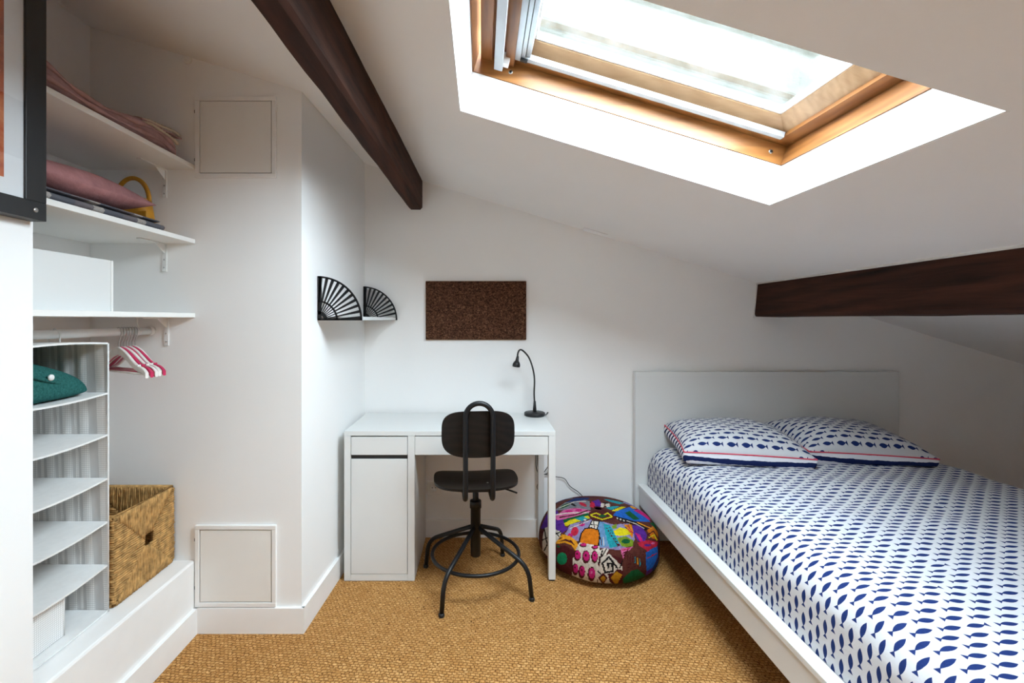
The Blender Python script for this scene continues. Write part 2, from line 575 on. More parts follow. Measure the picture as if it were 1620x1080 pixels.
# reveal lining of the skylight shaft
mb = MB()
E = 0.004
mb.hexa(slant(HX0 - .02, HX0 + E, HY0 - .02, HY1 + .02, 0.0006, 0.146))
mb.hexa(slant(HX1 - E, HX1 + .02, HY0 - .02, HY1 + .02, 0.0006, 0.146))
mb.hexa(slant(HX0, HX1, HY0 - .02, HY0 + E, 0.0006, 0.146))
mb.hexa(slant(HX0, HX1, HY1 - E, HY1 + .02, 0.0006, 0.146))
struct('trim_1', mb, M['reveal'], 'bright white lining of the skylight shaft', 'reveal')


def wallpoly(pts, vec):
    return MB().prism(pts, vec)


XI0, XI1 = -0.750, -0.700      # inner side wall at its near and far end
struct('wall_back', wallpoly([(XI1 - .3, YB, 0), (XR + .2, YB, 0), (XR + .2, YB, zc(XR + .2) + .1), (XI1 - .3, YB, zc(XI1 - .3) + .1)], (0, 0.15, 0)), M['wall'], 'white gable wall behind the desk and bed', 'wall', origin=(0, YB, 0))
struct('wall_inner', wallpoly([(XA - .1, YH, 0), (XI0, YH, 0), (XI1, YB + .01, 0), (XA - .1, YB + .01, 0)], (0, 0, 2.3)).map(lambda p: Vector((p.x, p.y, p.z if p.z < 1 else zc(p.x) + .08))), M['wall'], 'white boxed-out wall holding two access hatches', 'wall', origin=(XI0, YH, 0))
struct('wall_alcove', wallpoly([(XA, YN - .05, 0), (XA, YH + .05, 0), (XA, YH + .05, zc(XA) + .08), (XA, YN - .05, zc(XA) + .08)], (-0.1, 0, 0)), M['wall'], 'white wall at the back of the shelf niche', 'wall', origin=(XA, YN, 0))
mb = MB().prism([(XL, YF, 0), (XL, YN, 0), (XA - .1, YN, 0), (XA - .1, YF, 0)], (0, 0, 2.3)).map(lambda p: Vector((p.x, p.y, p.z if p.z < 1 else zc(p.x) + .08)))
struct('wall_left', mb, M['wall'], 'white wall with the framed picture beside the niche', 'wall', origin=(XL, 0, 0))
struct('wall_right', MB().box(XR, XR + .1, YF, YB + .1, 0, 1.1), M['wall'], 'low white knee wall under the eaves beyond the bed', 'wall')
struct('wall_front', wallpoly([(XA - .1, YF, 0), (XR + .2, YF, 0), (XR + .2, YF, zc(XR + .2) + .1), (XA - .1, YF, zc(XA - .1) + .1)], (0, -0.1, 0)), M['wall'], 'white gable wall opposite the desk', 'wall')
# low ledge in the niche
struct('trim_2', MB().box(XA, XL - .012, YN, YH, 0, 0.300, 0.008), M['trim'], 'low white plinth ledge under the basket and organiser', 'ledge')


def base(name, poly, h, label):
    mb = MB().prism([(p[0], p[1], 0) for p in poly], (0, 0, h))
    struct(name, mb, M['trim'], label, 'baseboard')


base('baseboard_left', [(XL - .012, YN, 0), (XL + .004, YN), (XL + .004, YH - .014), (XL - .012, YH - .014)], 0.105, 'white baseboard along the niche ledge')
base('baseboard_inner', [(XL + .004, YH), (XL + .004, YH - .014), (XI0 + .014, YH - .014), (XI0 + .0135, YH), (XI0, YH)], 0.105, 'scuffed white baseboard under the lower access hatch')
base('baseboard_side', [(XI0, YH), (XI0 + .0145, YH - .014), (XI1 + .014, YB - .013), (XI1, YB - .013)], 0.105, 'white baseboard running from the hatch corner to the desk')
base('baseboard_back', [(XI1, YB), (XI1, YB - .013), (XR, YB - .013), (XR, YB)], 0.105, 'white baseboard along the wall behind the desk')

# ------------------------------------------------------------------ skylight window
win = thing('window_1', 'pine framed skylight set in the sloping ceiling', 'skylight', ((HX0 + HX1) / 2, (HY0 + HY1) / 2, zc((HX0 + HX1) / 2) + .15), kind='structure')


def frame4(x0, x1, y0, y1, w, n0, n1, m1, m2, name, top=None, parent=win):
    # four rails: two along the slope, two across
    t_ = w if top is None else top
    rails = ((x0, x1, y0, y0 + w, m1), (x0, x1, y1 - w, y1, m1), (x0, x0 + t_, y0 + w, y1 - w, m2), (x1 - w, x1, y0 + w, y1 - w, m2))
    return [obj(name, MB().hexa(slant(a, b, c, d, n0, n1)), m, parent) for (a, b, c, d, m) in rails]


e = 0.006
frame4(HX0 - .025, HX1 + .025, HY0 - .025, HY1 + .025, 0.033, 0.147, 0.214, M['pine'], M['piney'], 'frame_rail')
frame4(HX0 - .02, HX1 + .02, HY0 - .02, HY1 + .02, 0.021, 0.214, 0.30, M['pine'], M['piney'], 'frame_lining')
SX0, SX1, SY0, SY1 = HX0 + .055, HX1 - .004, HY0 + .004, HY1 - .004
sash = frame4(SX0, SX1, SY0, SY1, 0.046, 0.218, 0.246, M['pine'], M['piney'], 'sash_rail', top=0.075)
frame4(SX0 + .02, SX1 - .02, SY0 + .02, SY1 - .02, 0.03, 0.246, 0.30, M['pine'], M['piney'], 'sash_back', top=0.06)
# pale bevelled glazing bead
GX0, GX1, GY0, GY1 = SX0 + .125, SX1 - .098, SY0 + .098, SY1 - .098


def bead(a, b, c, d):        # corners at n=.246 (outer) to n=.262 (inner)
    vs_ = []
    for (x, y, n) in (a, b, c, d): vs_.append((x + n * SL / NL, y, zc(x) + n / NL))
    up = Vector((SL / NL, 0, 1 / NL)) * 0.03
    return MB().prism(vs_, up)


o0, o1 = 0.232, 0.258
OX0, OX1, OY0, OY1 = SX0 + .070, SX1 - .044, SY0 + .044, SY1 - .044
obj('glazing_bead', bead((OX0, OY1, o0), (OX1, OY1, o0), (GX1, GY1, o1), (GX0, GY1, o1)), M['pinepale'], win)
obj('glazing_bead', bead((OX0, OY0, o0), (GX0, GY0, o1), (GX1, GY0, o1), (OX1, OY0, o0)), M['pinepale'], win)
obj('glazing_bead', bead((OX1, OY0, o0), (GX1, GY0, o1), (GX1, GY1, o1), (OX1, OY1, o0)), M['pinepale'], win)
obj('glazing_bead', bead((OX0, OY0, o0), (OX0, OY1, o0), (GX0, GY1, o1), (GX0, GY0, o1)), M['pinepale'], win)
for o_ in frame4(GX0 - .004, GX1 + .004, GY0 - .004, GY1 + .004, 0.012, 0.262, 0.272, M['whitepl'], M['whitepl'], 'glazing_spacer'): pass
obj('pane', MB().hexa(slant(GX0 - .02, GX1 + .02, GY0 - .02, GY1 + .02, 0.272, 0.276)), M['glass'], win)
# blind side rails, blind cassette, control bar, screws
for (y0, y1) in ((SY1 - .062, SY1 - .040), (SY0 + .040, SY0 + .062)):
    r_ = obj('blind_rail', MB().hexa(slant(SX0 + .07, SX1 - .05, y0, y1, 0.212, 0.230)), M['rail'], win)
cas = obj('blind_cassette', MB().hexa(slant(SX0 + .070, SX0 + .098, SY0 + .046, SY1 - .046, 0.206, 0.245)), M['alu'], win)
obj('cassette_lip', MB().hexa(slant(SX0 + .100, SX0 + .112, SY0 + .046, SY1 - .046, 0.212, 0.245)), M['alu'], cas)
obj('cassette_lip', MB().hexa(slant(SX0 + .114, SX0 + .128, SY0 + .046, SY1 - .046, 0.218, 0.245)), M['alu'], cas)
obj('cassette_end', MB().hexa(slant(SX0 + .098, SX0 + .122, SY1 - .060, SY1 - .046, 0.204, 0.222)), M['blackpl'], cas)
bar = obj('control_bar', MB().hexa(slant(HX0 + .075, HX0 + .103, HY0 + .02, HY1 - .025, 0.166, 0.176)), M['rail'], win)
for y in (HY1 - .05, HY0 + .12):
    obj('bar_bracket', MB().hexa(slant(HX0 + .085, HX0 + .120, y - .012, y + .012, 0.176, 0.215)), M['whitepl'], bar)
obj('ventilation_flap', MB().hexa(slant(HX0 + .02, HX0 + .058, HY0 + .01, HY1 - .01, 0.198, 0.222)), M['piney'], win)
obj('ventilation_flap', MB().hexa(slant(HX0 + .105, HX0 + .135, HY0 + .01, HY1 - .01, 0.200, 0.224)), M['piney'], win)
for sx in (HX0 + .13, HX1 - .055):
    for (y, s_) in ((HY1 - .008, -1), (HY0 + .008, 1)):
        n = 0.182
        c = (sx + n * SL / NL, y, zc(sx) + n / NL)
        sc_ = obj('screw', MB().lathe(c, [(0.0075, 0), (0.0075, s_ * .002), (0.0055, s_ * .0026)], 16, 'y'), M['steel'], win)
        obj('screw_recess', MB().lathe((c[0], c[1] + s_ * .0026, c[2]), [(0.0045, 0), (0.0045, s_ * .0006)], 12, 'y'), M['gap'], sc_)
w2 = thing('added_fill_window', 'added unseen skylight behind the viewer for fill light', 'skylight', ((KX0 + KX1) / 2, (KY0 + KY1) / 2, zc((KX0 + KX1) / 2) + .15), kind='structure')  # made-up window, added only to brighten the interior
frame4(KX0, KX1, KY0, KY1, 0.045, 0.16, 0.26, M['pine'], M['piney'], 'frame_rail', parent=w2)
obj('pane', MB().hexa(slant(KX0 + .045, KX1 - .045, KY0 + .045, KY1 - .045, 0.225, 0.229)), M['glass'], w2)
# stained wall of the neighbouring house seen through the glass
struct('added_ground', MB().box(-14, 18, -12, 14, -1.3, -1.1), plain('dark_added_ground', (0.05, 0.05, 0.048, 1), .9, .1), 'added unseen dark ground blocking sky light from below', 'ground', origin=(0, 0, -1.2))  # unseen ground, added to keep light from below off the neighbour wall
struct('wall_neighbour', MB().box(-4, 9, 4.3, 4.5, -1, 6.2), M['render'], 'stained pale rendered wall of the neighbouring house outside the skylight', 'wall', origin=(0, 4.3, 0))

# ------------------------------------------------------------------ beams


def rough_beam(name, corners0, corners1, label, seed, chamfer=0.012):
    # corners: cross-section quads (x, z) at start and end y
    rnd = random.Random(seed)
    (y0, q0), (y1, q1) = corners0, corners1
    n = 40
    def sect(q):
        out = []
        for i in range(4):
            p, a, b = Vector(q[i]), Vector(q[i - 1]), Vector(q[(i + 1) % 4])
            out.append(p + (a - p).normalized() * chamfer); 
            out.append(p + (b - p).normalized() * chamfer)
        return out
    s0, s1 = sect(q0), sect(q1)
    off = [0.0] * 8
    rows = []
    for j in range(n + 1):
        t = j / n
        row = []
        for i in range(8):
            off[i] = 0.7 * off[i] + rnd.uniform(-.0018, .0018)
            p = s0[i] * (1 - t) + s1[i] * t
            row.append((p.x + off[i], y0 + (y1 - y0) * t, p.y + off[i]))
        rows.append(row)
    mb = MB().grid(rows, smooth=False, close_u=True)
    mb.f.append(tuple(range(8))); mb.smooth.append(False)
    mb.f.append(tuple(n * 8 + k for k in range(8))); mb.smooth.append(False)
    return tag(obj(name, mb, M['beam']), label, 'beam', kind='structure')


rough_beam('ceiling_beam', (YB + .02, [(-.432, 1.956), (-.355, 1.956), (-.355, 2.19), (-.432, 2.19)]),
           (YF, [(-.565, 1.956), (-.480, 1.956), (-.480, 2.26), (-.565, 2.26)]), 'dark brown oak beam sloping overhead beside the skylight', 3)
b2 = rough_beam('ceiling_beam', (YB + .02, [(1.630, 1.318), (1.800, 1.312), (1.80, 1.60), (1.662, 1.60)]),
                (YF, [(1.560, 1.330), (1.780, 1.322), (1.78, 1.62), (1.585, 1.62)]), 'dark brown oak beam low above the bed', 4, 0.016)
obj('caulk_line', MB().tube([(1.5740, YF, 1.5360), (1.6475, YB - .003, 1.5135)], 0.0055, 6), M['caulk'], b2)
obj('caulk_line', MB().tube([(1.6265, YB - .004, 1.308), (1.6465, YB - .004, 1.514)], 0.0050, 6), M['caulk'], b2)

# ceiling patch and wall cap
tag(obj('ceiling_plate', MB().hexa(slant(0.600, 0.735, YB - .075, YB - .004, -0.0045, 0.001)), M['ceil']), 'small painted cover plate on the ceiling above the headboard', 'cover plate')
tag(obj('round_cover', MB().lathe((-1.223, YH, 2.378), [(0.017, 0), (0.017, -.006), (0.012, -.009), (0.008, -.008)], 24, 'y'), M['hatch']), 'small round white cover on the wall near the ceiling', 'cover')

# ------------------------------------------------------------------ access hatches
for (z0, z1, lab) in ((1.887, 2.224, 'square white access hatch high on the wall near the ceiling'), (0.109, 0.447, 'square white access hatch low on the wall above the baseboard')):
    x0, x1 = -1.188, -0.852
    h = thing('access_hatch', lab, 'hatch', ((x0 + x1) / 2, YH, z0))
    w = 0.018
    for (a, b, c, d) in ((x0, x1, z0, z0 + w), (x0, x1, z1 - w, z1), (x0, x0 + w, z0 + w, z1 - w), (x1 - w, x1, z0 + w, z1 - w)):
        obj('frame_strip', MB().box(a, b, YH - .012, YH, c, d, 0.002), M['trim'], h)
    obj('door_panel', MB().box(x0 + w + .003, x1 - w - .003, YH - .0095, YH - .0035, z0 + w + .003, z1 - w - .003, 0.001), M['hatch'], h)
    obj('gap_backing', MB().box(x0 + .006, x1 - .006, YH - .003, YH - .0002, z0 + .006, z1 - .006), M['gap'], h)
    for k in (0, 1):
        obj('hinge_pin', MB().lathe((x0 - .003, YH - .004, z0 + (.07 if k == 0 else .27)), [(0.003, 0), (0.003, .012)], 8), M['black'], h)

# ------------------------------------------------------------------ niche shelves, brackets, rod
XS = -1.192
for i, zt in enumerate((1.940, 1.633, 1.326)):
    lab = ('top white shelf of the niche under a pink throw', 'middle white shelf of the niche under a pink cushion', 'lowest white shelf of the niche above the hanging rod')[i]
    sh = thing('niche_shelf', lab, 'shelf', (-1.41, 1.58, zt - .018), 'shelves in the niche')
    obj('board', MB().box(XA + .001, XS, YN + .001, YH - .001, zt - .018, zt, 0.0012), M['lam2'], sh)
    bx = -1.318 if i < 2 else -1.31
    bk = obj('bracket', MB().box(bx - .009, bx + .009, YH - .005, YH - .0005, zt - .135, zt - .019, .001), M['whitepl'], sh)
    obj('bracket_arm', MB().box(bx - .009, bx + .009, YH - .15, YH - .005, zt - .023, zt - .0185, .001), M['whitepl'], bk)
    obj('bracket_web', MB().prism([(bx - .002, YH - .005, zt - .06), (bx - .002, YH - .005, zt - .023), (bx - .002, YH - .06, zt - .023)], (.004, 0, 0)), M['whitepl'], bk)
    for zz in (zt - .118, zt - .085):
        obj('screw', MB().lathe((bx, YH - .005, zz), [(0.0035, 0), (0.0035, -.0012)], 10, 'y'), M['steel'], bk)

XRD, ZRD = -1.375, 1.252
rod = thing('clothes_rod', 'white clothes rod under the lowest niche shelf', 'rod', (XRD, 1.58, ZRD))
obj('tube', MB().tube([(XRD, YN + .002, ZRD), (XRD, YH - .012, ZRD)], 0.0145, 20), M['whitepl'], rod)
obj('end_socket', MB().lathe((XRD, YH - .001, ZRD), [(0.020, 0), (0.020, -.016), (0.0155, -.018)], 20, 'y'), M['whitepl'], rod)
obj('rod_hook', MB().tube(fillet([(XRD, 1.86, ZRD + .052), (XRD, 1.86, ZRD + .02), (XRD + .018, 1.86, ZRD), (XRD, 1.86, ZRD - .018), (XRD - .016, 1.86, ZRD - .006)], .012), 0.0028, 8), M['whitepl'], rod)

# ------------------------------------------------------------------ hangers


def make_hanger(pink):
    r = thing('clothes_hanger', '', 'hanger')
    m = M['pinkwood'] if pink else M['whitewood']
    L = 0.190
    hook = [(0, 0, -.062), (0, 0, -.040), (.010, 0, -.024), (.0175, 0, -.004), (.0135, 0, .012), (0, 0, .0175), (-.0135, 0, .012), (-.0175, 0, 0)]
    obj('hook', MB().tube(catmull(hook, 5), 0.0016, 7), M['steel'], r)
    # wavy wooden yoke
    for s in (-1, 1):
        prof = []
        n = 18
        for k in range(n + 1):
            t = k / n
            x = t * L
            zt = -.056 - .068 * (t ** 1.15) - .014 * math.sin(t * PI) + .008 * math.sin(2 * PI * t)
            if t > .80: zt += -.02 * ((t - .80) / .2) ** 2
            prof.append((x, zt, zt - (.030 - .010 * t)))
        mb = MB()
        poly = [(s * x, 0, a) for x, a, b in prof] + [(s * x, 0, b) for x, a, b in reversed(prof)]
        rows = []
        for x, a, b in prof:
            rows.append([(s * x, -.0055, a - .002), (s * x, -.003, a), (s * x, .003, a), (s * x, .0055, a - .002), (s * x, .0055, b + .002), (s * x, .003, b), (s * x, -.003, b), (s * x, -.0055, b + .002)])
        mb.grid(rows, False, True)
        mb.f.append(tuple(range(8))); mb.smooth.append(False)
        mb.f.append(tuple(n * 8 + k for k in range(8))); mb.smooth.append(False)
        obj('shoulder', mb, m, r)
        obj('strap_notch', MB().box(s * L * .72 - .003, s * L * .72 + .003, -.0062, .0062, -.1235, -.1175, .001), m, r)
    obj('trouser_bar', MB().tube([(-L * .86, 0, -.150), (L * .86, 0, -.150)], 0.0045, 8), m, r)
    return r


hw, hp = make_hanger(False), make_hanger(True)
used = [False, False]
words = ['first', 'second', 'third', 'fourth', 'fifth', 'sixth', 'seventh']
for k in range(7):
    pink = k % 2 == 1
    src = hp if pink else hw
    h = src if not used[pink] else copy_tree(src)
    used[pink] = True
    h.location = (XRD, 1.765 + .0140 * k, ZRD)
    h.rotation_euler = (0, 0, math.radians(-27 + 2.2 * (k % 3)))
    tag(h, ('raspberry pink' if pink else 'white') + ' wooden hanger, ' + words[k] + ' of seven along the rod from the organiser', 'hanger', 'hangers on the clothes rod')

# ------------------------------------------------------------------ box on the lowest shelf
bx = thing('storage_box', 'plain white storage box on the lowest niche shelf', 'box', (-1.36, 1.38, 1.326))
zb = 1.3265
obj('front_panel', MB().box(-1.226, -1.222, YN + .012, 1.535, zb, 1.494, .001), M['lam'], bx)
obj('side_panel', MB().box(-1.50, -1.226, 1.531, 1.535, zb, 1.494, .001), M['lam'], bx)
obj('side_panel', MB().box(-1.50, -1.226, YN + .012, YN + .016, zb, 1.494, .001), M['lam'], bx)
obj('back_panel', MB().box(-1.504, -1.50, YN + .012, 1.535, zb, 1.494, .001), M['lam'], bx)
obj('base_panel', MB().box(-1.50, -1.226, YN + .016, 1.531, zb, zb + .004), M['lam'], bx)
obj('corner_strip', MB().box(-1.228, -1.2205, 1.5355, 1.545, zb, 1.494, .002), M['lam2'], bx)

# ------------------------------------------------------------------ hanging organiser
OXF, OXB, OYN, OYF = -1.275, -1.615, YN + .010, 1.590
org = thing('hanging_organiser', 'tall white fabric shelf organiser with fine grey checks hung in the niche', 'organiser', (-1.44, 1.41, 0.304))
ZT = 1.218
zsh = [0.306, 0.462, 0.609, 0.757, 0.906, 1.048]


def cloth_panel(x0, x1, y, z0, z1, amp):
    rows = []
    for j in range(25):
        z = z0 + (z1 - z0) * j / 24
        rows.append([(x0 + (x1 - x0) * i / 40, y + amp * math.sin(i * 0.9 + 0.15 * j) * (1 - abs(i / 20 - 1) ** 4), z) for i in range(41)])
    return MB().grid(rows)


obj('side_panel', cloth_panel(OXB, OXF, OYF, 0.304, ZT, .0018), M['check'], org)
obj('side_panel', cloth_panel(OXB, OXF, OYN, 0.304, ZT, .0018), M['check'], org)
obj('back_panel', MB().box(OXB - .002, OXB, OYN, OYF, .304, ZT), M['check'], org)
for i, z in enumerate(zsh + [ZT]):
    rows = []
    top = i == len(zsh)
    for dz in (0, -.006):
        pass
    n = 16
    up, lo = [], []
    for j in range(9):
        t = j / 8
        x = OXB + (OXF - OXB) * t
        ru, rl = [], []
        for k in range(n + 1):
            s_ = k / n
            bend = (.007 if top else -.006) * math.sin(PI * s_) * (1 - (i == 0))
            xx = x + (0.006 * math.sin(PI * s_) if j == 8 else 0)
            ru.append((xx, OYN + .001 + (OYF - OYN - .002) * s_, z + bend + .003)); rl.append((xx, OYN + .001 + (OYF - OYN - .002) * s_, z + bend - .003))
        up.append(ru); lo.append(rl)
    mb = MB().grid(up); mb.grid(lo)
    edge = [up[8], lo[8]]
    mb.grid(edge, False); mb.grid([up[0], lo[0]], False)
    obj('top_panel' if top else 'shelf', mb, M['orgwhite'], org)
for y in (OYN, OYF):
    obj('binding', MB().tube([(OXF, y, .304), (OXF, y, ZT)], 0.0028, 8), M['orgwhite'], org)
for y in (OYN + .09, OYF - .09):
    obj('hanging_strap', MB().tube([(XRD + .017, y, ZT + .003), (XRD + .0185, y, ZRD), (XRD, y, ZRD + .0185), (XRD - .0185, y, ZRD), (XRD - .017, y, ZT + .003)], 0.0022, 6), M['orgwhite'], org)
# small fabric drawer in the lowest compartment
dr = thing('fabric_drawer', 'small checked fabric box in the lowest organiser compartment', 'box', (-1.36, 1.31, .310))
obj('front_panel', MB().box(-1.312, -1.308, OYN + .006, 1.458, .3105, .428, .001), M['check'], dr)
obj('side_panel', MB().box(-1.56, -1.312, 1.454, 1.458, .3105, .428, .001), M['check'], dr)
obj('side_panel', MB().box(-1.56, -1.312, OYN + .006, OYN + .01, .3105, .428, .001), M['check'], dr)
obj('back_panel', MB().box(-1.564, -1.56, OYN + .006, 1.458, .3105, .428, .001), M['check'], dr)
obj('binding', MB().tube(fillet([(-1.309, OYN + .006, .429), (-1.309, 1.459, .429), (-1.309, 1.459, .311)], .006), .003, 6), M['orgwhite'], dr)

# teal sweater
def lump(c, r, amp, seed, nu=72, nv=36, flat=0.35, pw=2.6):
    rnd = random.Random(seed)
    ph = [rnd.uniform(0, 6.28) for _ in range(8)]
    rows = []
    for j in range(nv + 1):
        p = -PI / 2 + PI * j / nv
        row = []
        for i in range(nu):
            a = 2 * PI * i / nu
            f = lambda v: math.copysign(abs(v) ** (2 / pw), v)
            w = 1 + amp * (math.sin(3 * a + ph[0]) * math.cos(2 * p + ph[1]) + .6 * math.sin(5 * a + 3 * p + ph[2]))
            x, y, z = f(math.cos(p)) * f(math.cos(a)) * w, f(math.cos(p)) * f(math.sin(a)) * w, math.sin(p)
            if z < 0: z *= flat
            row.append((c[0] + r[0] * x, c[1] + r[1] * y, c[2] + r[2] * z))
        rows.append(row)
    return MB().grid(rows, True, True)


sw = thing('folded_sweater', 'teal fuzzy wool sweater folded in the top organiser compartment', 'sweater', (-1.42, 1.42, 1.052))
mb = lump((-1.445, 1.405, 1.0805), (.150, .170, .105), .020, 5, pw=4.6)
mb.map(lambda p: Vector((p.x, p.y, 1.052 + (p.z - 1.052) * (1 - .50 * min(1, max(0, (p.y - 1.36) / .2))))))
obj('body', mb, M['teal'], sw)
mb = MB().tube(catmull([(-1.330, 1.265, 1.172), (-1.306, 1.31, 1.150), (-1.300, 1.36, 1.128), (-1.302, 1.42, 1.108), (-1.31, 1.47, 1.096)], 6), .006, 8)
obj('placket_edge', mb, M['teal'], sw)
obj('button', MB().lathe((-1.296, 1.400, 1.125), [(0.0095, 0), (0.0095, .004), (0.006, .006)], 20, 'x'), M['whitepl'], sw)

# ------------------------------------------------------------------ seagrass basket
BX0, BX1, BY0, BY1, BZ0, BZ1 = -1.600, -1.272, 1.612, 1.925, .3005, .612
bk = thing('seagrass_basket', 'square woven seagrass basket on the niche ledge', 'basket', ((BX0 + BX1) / 2, (BY0 + BY1) / 2, BZ0))
rnd = random.Random(11)


def weave(o, u, v, n, wu, wv, hole=None):
    """mitred seagrass strands over a rectangle: o corner, u/v unit axes, n outward"""
    mb = MB(); o, u, v, n = map(Vector, (o, u, v, n))
    st = .0082
    def strand(a, b, vert, c):
        if b - a < .008: return
        k = max(2, int((b - a) / .018))
        pts = []
        for i in range(k + 1):
            t = a + (b - a) * i / k
            j = c + rnd.uniform(-.0018, .0018)
            pts.append(o + (u * j + v * t if vert else u * t + v * j) + n * (rnd.uniform(-.0018, .0020)))
        mb.tube(pts, rnd.uniform(.0040, .0050), 6)
    def cut(a, b, c, vert):
        if hole is None: return [(a, b)]
        h0, h1, g0, g1 = hole
        lo, hi = (h0, h1) if vert else (g0, g1)
        s0, s1 = (g0, g1) if vert else (h0, h1)
        if lo < c < hi: return [(a, min(b, s0)), (max(a, s1), b)]
        return [(a, b)]
    x = st / 2
    while x < wu:
        d = min(x, wu - x) / wu * wv
        for (a, b) in ((0, d), (wv - d, wv)):
            for (p, q) in cut(a, b, x, True): strand(p, q, True, x)
        x += st
    y = st / 2
    while y < wv:
        d = min(y, wv - y) / wv * wu
        for (a, b) in ((0, d), (wu - d, wu)):
            for (p, q) in cut(a, b, y, False): strand(p, q, False, y)
        y += st
    return mb


hole = ((BY1 - BY0) * .47, (BY1 - BY0) * .62, .138, .182)
wd, wl = BY1 - BY0, BX1 - BX0
hh = BZ1 - BZ0
def wallmb(x0, x1, y0, y1): return MB().box(x0, x1, y0, y1, BZ0 + .002, BZ1 - .003)
# backing shells with a hand hole in the front
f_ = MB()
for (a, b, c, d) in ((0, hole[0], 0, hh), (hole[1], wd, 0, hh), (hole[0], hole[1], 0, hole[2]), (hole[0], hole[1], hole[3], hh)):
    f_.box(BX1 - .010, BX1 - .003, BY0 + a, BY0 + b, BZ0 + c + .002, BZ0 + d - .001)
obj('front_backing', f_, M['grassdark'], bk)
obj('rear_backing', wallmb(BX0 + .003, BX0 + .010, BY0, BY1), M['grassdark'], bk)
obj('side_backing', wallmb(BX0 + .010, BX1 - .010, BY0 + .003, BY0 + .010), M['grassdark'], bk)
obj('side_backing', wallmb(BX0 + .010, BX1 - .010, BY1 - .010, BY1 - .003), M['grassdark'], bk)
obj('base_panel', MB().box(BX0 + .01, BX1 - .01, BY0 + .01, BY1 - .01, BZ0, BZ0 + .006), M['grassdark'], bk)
for nm, mb in (('front_weave', weave((BX1 - .0015, BY0, BZ0 + .003), (0, 1, 0), (0, 0, 1), (1, 0, 0), wd, hh - .004, hole)),
               ('side_weave', weave((BX0, BY0 + .0015, BZ0 + .003), (1, 0, 0), (0, 0, 1), (0, -1, 0), wl, hh - .004)),
               ('inner_weave', weave((BX0 + .010, BY1 - .011, BZ0 + .003), (1, 0, 0), (0, 0, 1), (0, -1, 0), wl - .02, hh - .004)),
               ('inner_weave', weave((BX0 + .011, BY0 + .01, BZ0 + .003), (0, 1, 0), (0, 0, 1), (1, 0, 0), wd - .02, hh - .004))):
    w_ = obj(nm, mb, M['grass'], bk); w_['kind'] = 'stuff'
obj('rim', MB().tube([(BX0 + .006, BY0 + .006, BZ1), (BX1 - .006, BY0 + .006, BZ1), (BX1 - .006, BY1 - .006, BZ1), (BX0 + .006, BY1 - .006, BZ1), (BX0 + .006, BY0 + .006, BZ1)], .0068, 8), M['grass'], bk)

# ------------------------------------------------------------------ textiles and bag on the shelves
thr = thing('folded_throw', 'dusty pink throw with cream fringe folded on the top shelf', 'throw', (-1.40, 1.55, 1.9405))
rows = []
N = 48
hts = catmull([(1.245, .10, 0), (1.29, .100, 0), (1.36, .062, 0), (1.44, .048, 0), (1.54, .064, 0), (1.64, .080, 0), (1.72, .088, 0), (1.80, .080, 0), (1.865, .055, 0)], 6)
for p in hts:
    y, h = p.x, p.y
    x1 = -1.204 - .006 * math.sin(y * 17) - (.02 if y > 1.7 else 0) * (y - 1.7) / .2
    row = []
    for k in range(28):
        a = 2 * PI * k / 28
        f = lambda v, q: math.copysign(abs(v) ** q, v)
        xx = (x1 - 1.575) / 2 + (x1 + 1.575) / 2 * f(math.cos(a), .45)
        zz = 1.9405 + h / 2 + h / 2 * f(math.sin(a), .5) * (1 + .10 * math.sin(xx * 40 + y * 23))
        row.append((xx, y, max(1.9405, zz)))
    rows.append(row)
mb = MB().grid(rows, True, True)
mb.f.append(tuple(range(28))); mb.smooth.append(True)
mb.f.append(tuple((len(rows) - 1) * 28 + k for k in range(28))); mb.smooth.append(True)
obj('folded_cloth', mb, M['mauve'], thr)
for k in range(2):      # layered fold edges along the front
    off = .012 + .016 * k
    pts = [(-1.206 - .006 * math.sin(p.x * 17) + .004 - (.02 if p.x > 1.7 else 0) * (p.x - 1.7) / .2, p.x, 1.9405 + p.y * (.30 + .34 * k)) for p in hts[3:-2]]
    obj('fold', MB().tube(pts, [.006 + .003 * math.sin(i * .5 + k) for i in range(len(pts))], 8), M['mauve'], thr)
for (q, rr_) in (([(-1.222, 1.660, 2.012), (-1.212, 1.690, 2.022), (-1.212, 1.76, 2.030), (-1.214, 1.83, 2.040), (-1.222, 1.885, 2.042)], .0052),
                 ([(-1.216, 1.665, 2.006), (-1.204, 1.70, 2.010), (-1.202, 1.76, 2.006), (-1.206, 1.82, 2.002), (-1.214, 1.858, 2.000)], .0058)):
    pp = catmull(q, 12)
    fo = obj('fringed_edge', MB().tube(pp, [rr_ * (1 + .28 * math.sin(i * 2.1)) for i in range(len(pp))], 8), M['fringe'], thr)
flap = MB()
rows = []
for j in range(16):
    y = 1.655 + .22 * j / 15
    rows.append([(-1.206 - .014 * i - .002 * math.sin(j), y, 2.016 + .012 * math.sin(i * .35) + .012 * (j / 15) - .0004 * i * i) for i in range(12)])
up_ = rows; lo_ = [[(p[0], p[1], p[2] - .006) for p in r_] for r_ in rows]
flap.grid(up_); flap.grid(lo_); flap.grid([[r_[0] for r_ in up_], [r_[0] for r_ in lo_]]); flap.grid([up_[-1], lo_[-1]]); flap.grid([up_[0], lo_[0]])
obj('turned_flap', flap, M['mauve'], thr)

